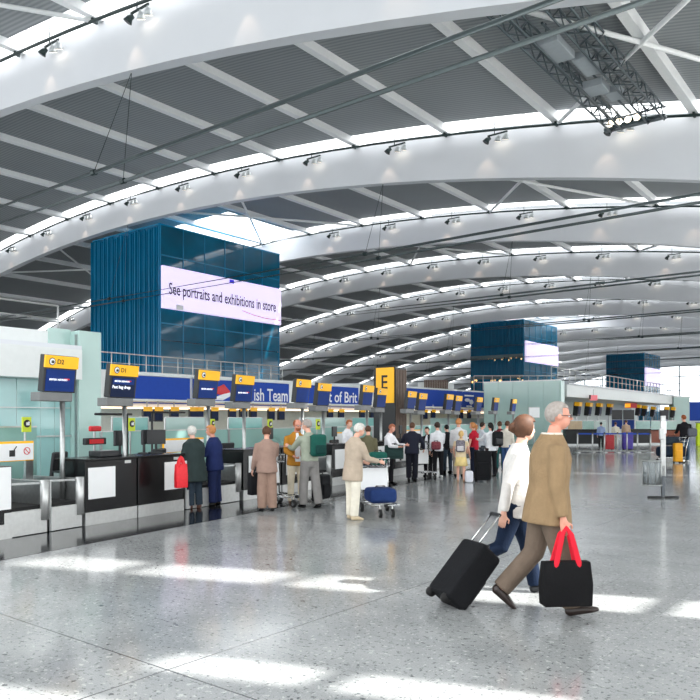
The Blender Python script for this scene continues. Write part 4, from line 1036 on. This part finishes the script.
# beige jacket with trolley
_, pc = person(353, 519.5, 1.62, 55, 'person in a beige jacket and cream trousers pushing the loaded trolley', dict(c_top=c('beige_jacket', (184, 168, 150)), c_low=c('ivory_trousers', (228, 222, 206)), c_shoe=mat('cream_shoe', (210, 192, 160), .5), c_hair=WHITEH, hair='short', hair_vol=1.16, build=1.08, hem=.12, fat=1.08, flare=1.12, arms=((.35, .12, .95, .05), (.4, .14, .95, .0)), head=(.15, .38), lean=.08))
# staff and queue
person(347, 0, 1.66, 120, 'person with auburn hair and a white shirt behind the desks', dict(top='shirt', c_top=c('white_shirt_cloth', (232, 232, 236)), c_low=c('black_trousers', (26, 26, 30)), c_hair=REDH, hair='short', head=(.2, .2)), t_=20.5)
person(368, 0, 1.52, 12, 'person in an olive jacket behind the loaded trolley', dict(c_top=c('olive_jacket', (100, 96, 74)), c_low=c('dark_trousers', (44, 44, 44)), c_hair=BROWNH, hair='short', head=(-.3, .2), face=False), t_=17.5)
person(389, 0, 1.56, 118, 'person in a white jacket with ruddy hair reaching across the desk', dict(c_top=c('white_jacket', (226, 226, 230)), c_low=c('black_trousers', (26, 26, 30)), c_hair=hairm('ginger_hair', (160, 96, 70)), hair='short', skin=SKIN2, arms=((.6, .15, 1.0, .2), (.5, .15, 1.0, .3)), head=(.1, .35)), t_=18.8)
person(412, 480.5, 1.585, 5, 'person in a dark navy suit seen from behind with arms spread', dict(c_top=c('dark_navy_suit', (34, 36, 50)), c_low=c('dark_navy_suit_trousers', (28, 29, 38)), c_hair=BROWNH, hair='short', build=1.12, hem=.06, fat=1.1, flare=1.2, arms=((.3, .45, .5, .2), (.3, .45, .5, .2)), head=(.1, .1), face=False))
person(428, 0, 1.45, -155, 'person in a dark suit with black hair facing the camera, beside the navy suit', dict(c_top=c('black_suit', (30, 30, 36)), c_low=c('black_trousers', (26, 26, 30)), shirt=mat('white_shirt', (236, 238, 244), .7), c_hair=BLACKH, hair='short', head=(0, .2)), t_=21.6)
person(438, 477.5, 1.585, -20, 'youth in a white top and black track trousers with dark hair', dict(c_top=c('white_track_top', (224, 226, 230)), c_low=c('black_track_trousers', (24, 24, 28)), c_shoe=WHITEP, c_hair=DBROWN, hair='short', hair_vol=1.2, face=False, arms=((.05, .1, .2, 0), (.4, .1, .9, .2))))
person(447.5, 0, 1.5, -30, 'person with black hair and a black top behind the youth in white', dict(c_top=c('black_top', (28, 28, 32)), c_low=c('slate_trousers', (50, 62, 74)), c_hair=BLACKH, hair='short', face=False), t_=23)
_, pt = person(458.5, 0, 1.69, 5, 'tall person with a white top and grey backpack behind the girl in yellow', dict(c_top=c('pale_top', (214, 214, 216)), c_low=c('stone_trousers', (170, 160, 146)), c_hair=SANDY, hair='short', hair_vol=1.2, face=False), t_=21.4)
_, pg = person(461, 482, 1.36, 4, 'girl with blonde hair in a yellow skirt carrying a patterned backpack', dict(top='top', c_top=c('cream_top', (226, 206, 170)), c_low=cloth('yellow_skirt', (232, 208, 142)), lower='skirt', skirt_len=.2, sleeve=.5, c_shoe=mat('sandal', (180, 140, 110), .5), c_hair=BLOND, hair='long', hair_vol=1.2, tail=.12, face=False, arms=((.15, .25, .7, .2), (.15, .25, .4, 0))))
backpack(pg, 'grey and white backpack on the girl in the yellow skirt', mat('patterned_canvas', (112, 108, 116), .8, var=.6, scale=22), cloth('pale_canvas', (206, 204, 206)), .95)
person(474.5, 0, 1.57, -60, 'person in a red top with long blonde hair in the queue', dict(top='top', c_top=c('red_top', (190, 34, 56)), c_low=c('dark_blue_trousers', (36, 42, 62)), c_hair=SANDY, hair='long', hair_vol=1.22, tail=.13, sleeve=.6, head=(-.3, .1)), t_=22.2)
person(481, 0, 1.57, 60, 'person in a pale top behind the red top', dict(top='top', c_top=c('pale_blue_top', (200, 206, 214)), c_low=c('slate_trousers', (50, 62, 74)), c_hair=DBROWN, hair='short'), t_=23.6)
_, pw_ = person(491.5, 476.5, 1.575, -28, 'person in a white top and black trousers with a long black ponytail', dict(top='top', c_top=c('white_top', (232, 234, 238)), c_low=c('black_trousers', (26, 26, 30)), c_hair=BLACKH, hair='long', tail=.15, face=False, arms=((.9, .15, .7, 0), (.1, .15, .2, 0))))
person(500, 0, 1.6, -10, 'person with dark red sleeves and brown hair near the black backpack', dict(c_top=c('maroon_top', (110, 44, 50)), c_low=c('teal_trousers', (40, 96, 96)), c_hair=BROWNH, hair='short', face=False), t_=24)
person(506.5, 0, 1.62, 30, 'person in a cream jacket and blue jeans at the end of the queue', dict(c_top=c('cream_jacket', (218, 212, 200)), c_low=c('blue_jeans', (62, 92, 140)), c_hair=BROWNH, hair='short', face=False), t_=23.2)
pw_['local']['chest'] = pw_['local']['chest'] + Vector((0, 0, -.01))
backpack(pw_, 'black backpack on the person with the ponytail', cloth('black_nylon', (28, 29, 32)), DARK, 1.1, .06)
# far right
_, pr = person(684.5, 462, 1.84, -15, 'person in a black top and blue jeans beside a luggage trolley at the right', dict(top='top', c_top=c('black_top', (28, 28, 32)), c_low=c('faded_jeans', (74, 98, 120)), c_shoe=WHITEP, c_hair=REDH, hair='short', arms=((.5, .15, .9, .1), (.3, .15, .5, 0)), face=False, head=(-.4, .1)))
person(601, 0, 1.5, 5, 'person with dark hair and a blue and white top at the far counter', dict(top='top', c_top=c('pale_blue_vest', (150, 168, 206)), c_low=c('dark_trousers', (44, 44, 44)), c_hair=BLACKH, hair='short', face=False), t_=42)
person(615.5, 0, 1.5, 5, 'person in a cream top at the far counter behind the red suitcase', dict(top='top', c_top=c('cream_cloth', (232, 226, 206)), c_low=c('beige_trousers', (190, 178, 160)), c_hair=BROWNH, hair='short', face=False), t_=43)
person(626, 0, 1.62, 5, 'person in a tan top at the far counter behind the purple suitcase', dict(top='top', c_top=c('tan_top', (196, 168, 146)), c_low=c('dark_trousers', (44, 44, 44)), c_hair=BROWNH, hair='short', face=False), t_=43.5)
# walkers
wm_, pm_ = person(547.5, 612, 1.85, 78, 'elderly person in a brown jacket walking right with a black and red bag', dict(c_top=c('brown_tweed_jacket', (146, 122, 92)), c_low=c('taupe_slacks', (112, 98, 86)), c_shoe=mat('dark_brown_shoe', (40, 28, 24), .35), c_hair=GREYH, hair='short', hair_vol=1.07, skin=SKIN2, build=1.14, hem=.085, fat=1.1, flare=1.15, hem_flare=1.08, legs=((-.22, .5), (.24, .06)), arms=((-.12, .12, .2, 0), (-.02, .12, .2, 0)), head=(.05, .06), glasses=True, lean=.06, collar=c('brown_tweed_jacket', (146, 122, 92))))
_, pw2 = person(514.5, 594, 1.73, 86, 'person in a white jacket and blue jeans with brown hair walking behind the brown jacket', dict(c_top=c('white_walking_jacket', (206, 203, 199)), c_low=c('navy_jeans', (18, 32, 54)), c_shoe=DARK, c_hair=BROWNH, hair='long', hair_vol=1.3, tail=.06, hem=.07, fat=1.04, legs=((.3, .1), (-.32, .8)), arms=((.05, .12, .3, 0), (-.4, .14, .25, 0)), head=(-.55, .12), lean=.08))

# ------------------------------------------------------------------ bags and luggage
def tote(top, rz, w, d, h, m, hm, label, drop=.28, name='tote_bag'):
    t = thing(name, label, 'bag', (top.x, top.y, top.z - drop - h), rz)
    bm_ = MB(); bm_.loft([(0, 0, 0), (0, 0, .02), (0, 0, h * .6), (0, 0, h)], [(w * .66, d * .62), (w * .7, d * .7), (w * .68, d * .62), (w * .66, d * .42)], 4, side=Vector((1, 1, 0)).normalized())
    bm_.v = [(x * 1.0, y * (d / w) if False else y, z) for x, y, z in bm_.v]
    bm_ = MB()
    vs = []
    for z, a, e in ((0, .48, .5), (h * .5, .5, .46), (h, .47, .3)):
        for sx, sy in ((-1, -1), (1, -1), (1, 1), (-1, 1)): vs.append((sx * a * w, sy * e * d, z))
    fs = [(3, 2, 1, 0), (8, 9, 10, 11)] + [(i * 4 + k, i * 4 + (k + 1) % 4, i * 4 + 4 + (k + 1) % 4, i * 4 + 4 + k) for i in range(2) for k in range(4)]
    o = bm_.add(vs, fs).build('body', m, t, smooth=True); bv = o.modifiers.new('soft_edges', 'BEVEL'); bv.width = .012; bv.segments = 3
    for s in (-1, 1):
        y = s * d * .3
        pts = [(-w * .26, y, h * .72), (-w * .22, y, h), (-w * .09, y * .5, h + drop * .8), (0, y * .3, h + drop), (w * .09, y * .5, h + drop * .8), (w * .22, y, h), (w * .26, y, h * .72)]
        MB().loft(pts, [(.006, .024)] * 7, 8, side=Vector((0, 1, 0))).build('handle', hm, t, smooth=True)
    return t
Lc = pm_['local']; Hh = pm_['H']; jk = [ch for ch in wm_.children if ch.name.startswith('jacket')][0]
MB().box(Lc['hip'] + Vector((.122 * Hh, .02 * Hh, .02 * Hh)), (.012, .14, .045), bev=.004).build('pocket_flap', jk.data.materials[0], wm_)
MB().tube([Lc['neck'] + Vector((.05 * Hh * math.cos(a), .044 * Hh * math.sin(a), .012 * Hh)) for a in [2 * PI * k / 18 for k in range(19)]], .008 * Hh, 6).build('shirt_collar', mat('cream_collar', (222, 214, 200), .7), wm_, smooth=True)
hnd = pm_['hands'][1]
tote(hnd + Vector((0, 0, .03)), TH + .1, .43, .15, .37, cloth('black_bag_fabric', (18, 18, 20)), cloth('red_strap', (222, 40, 58)), 'black tote bag with red handles in the hand of the person in brown')
def suitcase(loc, rz, w, d, h, m, label, tilt=0, handle=.0, trim=DARK, name='suitcase'):
    t = thing(name, label, 'suitcase', loc, rz); t.rotation_mode = 'XYZ'; t.rotation_euler = (0, tilt, rz) if tilt else (0, 0, rz)
    MB().box((0, 0, h / 2 + .05), (d, w, h), bev=min(d, w) * .16).build('shell', m, t, smooth=False)
    MB().box((d / 2 + .005, 0, h * .38 + .05), (.05, w * .74, h * .45), bev=.02).build('front_pocket', m, t)
    for s in (-1, 1): MB().tube([(-d * .35, s * w * .36 - .02, .045), (-d * .35, s * w * .36 + .02, .045)], .045, 14).build('wheel', RUBBER, t, smooth=True)
    if handle:
        for s in (-1, 1): MB().tube([(-d * .38, s * w * .18, h * .95), (-d * .38, s * w * .18, h + handle)], .009, 8).build('handle_rod', CHROME, t, smooth=True)
        MB().bar((-d * .38, -w * .2, h + handle), (-d * .38, w * .2, h + handle), .028).build('grip', trim, t)
    MB().tube([(0, -.08, h + .05), (0, -.06, h + .085), (0, .06, h + .085), (0, .08, h + .05)], .011, 6).build('carry_handle', trim, t)
    return t
# rolling case: wheels on the floor, leaning towards the walkers' hands
wl = ground(442, 607); hw = pw2['hands'][1]
dirh = Vector((hw.x - wl.x, hw.y - wl.y, 0)); tl = math.atan2(dirh.length, hw.z - wl.z); rzc = math.atan2(dirh.y, dirh.x)
ln = (hw - wl).length
sc_ = suitcase(wl + Vector((0, 0, .02)), rzc, .36, .27, .6, cloth('black_luggage', (22, 23, 26)), 'black wheeled suitcase tilted and pulled by the walker in white', tl, max(.25, ln - .6))
MB().box((.15, 0, .3), (.02, .2, .05)).build('blue_trim', mat('blue_trim', (40, 80, 190), .6), sc_)
# red paper bag of the woman in the dark coat
W_ = at_t(181, 12.75)
tote(Vector((W_.x, W_.y, .49 + .12 + .42)), RANG + 1.2, .22, .12, .42, mat('red_paper', (226, 30, 44), .5, var=.08, scale=20), mat('red_paper', (226, 30, 44), .5), 'bright red shopping bag hanging by the long dark coat', .12, 'shopping_bag')
tote(Vector((at_t(256, 13.6).x, at_t(256, 13.6).y, .82)), RANG + 1.2, .3, .16, .42, cloth('black_nylon', (28, 29, 32)), DARK, 'black bag hanging left of the person in taupe', .12, 'shoulder_bag')

def trolley(loc, rz, label, board=True):
    t = thing('luggage_trolley', label, 'trolley', loc, rz)      # local +Y is the front
    MB().tube([(-.26, -.42, .2), (-.24, .42, .2), (.24, .42, .2), (.26, -.42, .2)], .018, 8).tube([(-.24, -.2, .2), (.24, -.2, .2)], .014, 6).tube([(-.25, .1, .2), (.25, .1, .2)], .014, 6).build('chassis', CHROME, t, smooth=True)
    for s in (-1, 1): MB().tube([(s * .26, -.42, .2), (s * .27, -.46, .6), (s * .27, -.56, 1.02)], .016, 8).build('upright', CHROME, t, smooth=True)
    MB().tube([(-.28, -.57, 1.03), (.28, -.57, 1.03)], .022, 10).build('handle', DARK, t, smooth=True)
    m = MB()
    for z in (.84, .98): m.tube([(-.26, -.5, z), (-.25, -.24, z), (.25, -.24, z), (.26, -.5, z)], .01, 6)
    for k in range(7): m.tube([(-.24 + .08 * k, -.24, .84), (-.24 + .08 * k, -.24, .98)], .006, 5); m.tube([(-.24 + .08 * k, -.5, .84), (-.24 + .08 * k, -.24, .84)], .006, 5)
    m.build('basket', CHROME, t, smooth=True)
    if board: MB().box((0, -.42, .6), (.5, .02, .4), Matrix.Rotation(.1, 3, 'X'), bev=.006).build('advert_panel', WHITEP, t)
    for (x, y, r) in ((-.24, -.38, .09), (.24, -.38, .09), (-.11, .5, .075), (.11, .5, .075)):
        w_ = MB().tube([(x - .02, y, r), (x + .02, y, r)], r, 18).build('wheel', RUBBER, t, smooth=True)
        MB().tube([(x - .024, y, r), (x + .024, y, r)], r * .5, 12).build('hub', CHROME, w_)
        if y > 0: MB().tube([(x, y, r), (x, y - .06, .2)], .016, 6).build('fork', CHROME, t)
    MB().tube([(0, .44, .2), (0, .5, .2)], .03, 8).build('bumper', RUBBER, t)
    return t
def soft_bag(c, rz, s, m, label, name='holdall'):
    t = thing(name, label, 'bag', c, rz)
    o = MB().box((0, 0, s[2] / 2), s, bev=min(s) * .3).build('body', m, t, smooth=True); o.modifiers.new('rounding', 'SUBSURF').levels = 1
    MB().tube([(-s[0] * .22, 0, s[2] * .92), (-s[0] * .14, 0, s[2] * 1.1), (s[0] * .14, 0, s[2] * 1.1), (s[0] * .22, 0, s[2] * .92)], .012, 6).build('handle', DARK, t, smooth=True)
    MB().box((0, -s[1] * .47, s[2] * .5), (s[0] * .5, .02, s[2] * .35), bev=.008).build('pocket', m, t)
    return t
hd = pc['W'].to_3x3() @ Vector((0, 1, 0)); base = pc['W'] @ Vector((0, 0, 0))
tc_ = at_t(379.5, 12.95); hd2 = rzf(379, 166) + .15
trolley(tc_, hd2 - .15, 'luggage trolley with a white panel pushed by the person in beige')
R2 = Matrix.Rotation(hd2 - .15, 3, 'Z')
soft_bag(tc_ + R2 @ Vector((0, .06, .222)), hd2 - .15, (.5, .56, .26), cloth('blue_holdall', (36, 58, 108)), 'blue holdall lying on the front of the loaded trolley')
soft_bag(tc_ + R2 @ Vector((-.06, -.36, .86)), hd2 - .15, (.34, .2, .24), cloth('green_nylon', (30, 88, 78)), 'dark green bag in the basket of the loaded trolley', 'hand_bag')
trolley(at_t(282, 14.3), rzf(282, 142), 'luggage trolley between the person in taupe and the orange brown jacket')
suitcase(at_t(321, 15.0), RANG, .38, .26, .5, cloth('black_luggage', (22, 23, 26)), 'dark suitcase standing right of the green backpack')
trolley(at_t(425, 20.6), rzf(425, 160), 'luggage trolley with a white panel right of the navy suit')
suitcase(at_t(482.5, depth(482)), TH - PI / 2, .43, .3, .8, cloth('black_luggage', (22, 23, 26)), 'big black suitcase standing beside the girl in the yellow skirt', 0, .12)
soft_bag(at_t(469, depth(482.5)), TH, (.22, .2, .32), cloth('white_carrier', (222, 224, 232)), 'white bag on the floor behind the girl in the yellow skirt', 'carrier_bag')
soft_bag(at_t(436, 20.7, .82), TH, (.28, .2, .24), mat('maroon_pattern', (120, 50, 60), .7, var=.4, scale=25), 'maroon shoulder bag at the hip of the youth in white', 'shoulder_bag')
t = suitcase(at_t(394, 18.7, .62), TH - PI / 2, .48, .16, .36, cloth('dark_teal_case', (40, 62, 60)), 'dark teal case held up beside the person in the white jacket', name='hand_case')
suitcase(at_t(609, 39.5), TH - PI / 2, .5, .3, .78, mat('red_luggage', (170, 24, 34), .45), 'red suitcase standing behind the queue barrier')
suitcase(at_t(627.5, 39.5), TH - PI / 2, .54, .3, .92, mat('purple_luggage', (66, 48, 150), .45), 'purple suitcase standing behind the queue barrier')
tr = at_t(672, depth(462.5)); trolley(tr, TH + PI / 2 - .2, 'luggage trolley with dark bags at the far right', False)
soft_bag(tr + Vector((0, 0, .222)), TH, (1.15, .5, .42), cloth('dark_blue_bag', (30, 44, 62)), 'dark blue holdall on the trolley at the far right')
soft_bag(tr + FW * .05 + Vector((0, 0, .68)), TH + .2, (.8, .42, .34), cloth('slate_bag', (44, 56, 68)), 'slate bag on top of the holdall on the far right trolley')
suitcase(at_t(677.8, depth(463)), TH - PI / 2, .3, .24, .72, mat('orange_luggage', (240, 170, 20), .5), 'yellow orange suitcase beside the person in the black top')
soft_bag(at_t(691, depth(462), 1.0), TH + .3, (.46, .25, .34), cloth('grey_shoulder_bag', (92, 96, 104)), 'grey shoulder bag at the hip of the person in the black top', 'shoulder_bag')

t = thing('information_sign', 'small white framed notice standing just left of the pale glass corner, behind the walkers', 'sign', at_t(534, 40), TH)
z1, z0 = EYE + 12 / F_PX * 40, EYE + 1 / F_PX * 40
MB().box((0, 0, (z0 + z1) / 2), (.62, .05, z1 - z0), bev=.02).build('frame', STEELL, t); MB().box((0, -.03, (z0 + z1) / 2), (.54, .02, z1 - z0 - .08)).build('face', WHITEP, t)
MB().tube([(0, .02, 0), (0, .02, z0 + .05)], .03, 8).build('post', STEEL, t)
# ------------------------------------------------------------------ light
w = bpy.data.worlds.new('sky'); scene.world = w; w.use_nodes = True
bg = w.node_tree.nodes['Background']; bg.inputs['Color'].default_value = (.96, .98, 1.0, 1); bg.inputs['Strength'].default_value = 3.0
sun = bpy.data.lights.new('sun', 'SUN'); sun.energy = 15; sun.angle = math.radians(1.1); sun.color = (1, .97, .92)
so = bpy.data.objects.new('sun', sun); COL.objects.link(so); so.location = (60, 20, 40)
so.rotation_euler = Vector((-1, -.36, -1.0)).to_track_quat('-Z', 'Y').to_euler()
vs_ = scene.view_settings; scene.display_settings.display_device = 'sRGB'
vs_.view_transform = 'Standard'; vs_.look = 'None'; vs_.gamma = 1; vs_.use_curve_mapping = False; vs_.exposure = -0.02
cy = scene.cycles
cy.use_denoising = True; cy.max_bounces = 8; cy.diffuse_bounces = 5; cy.glossy_bounces = 4; cy.transparent_max_bounces = 16; cy.caustics_reflective = False; cy.caustics_refractive = False
cy.sample_clamp_indirect = 8
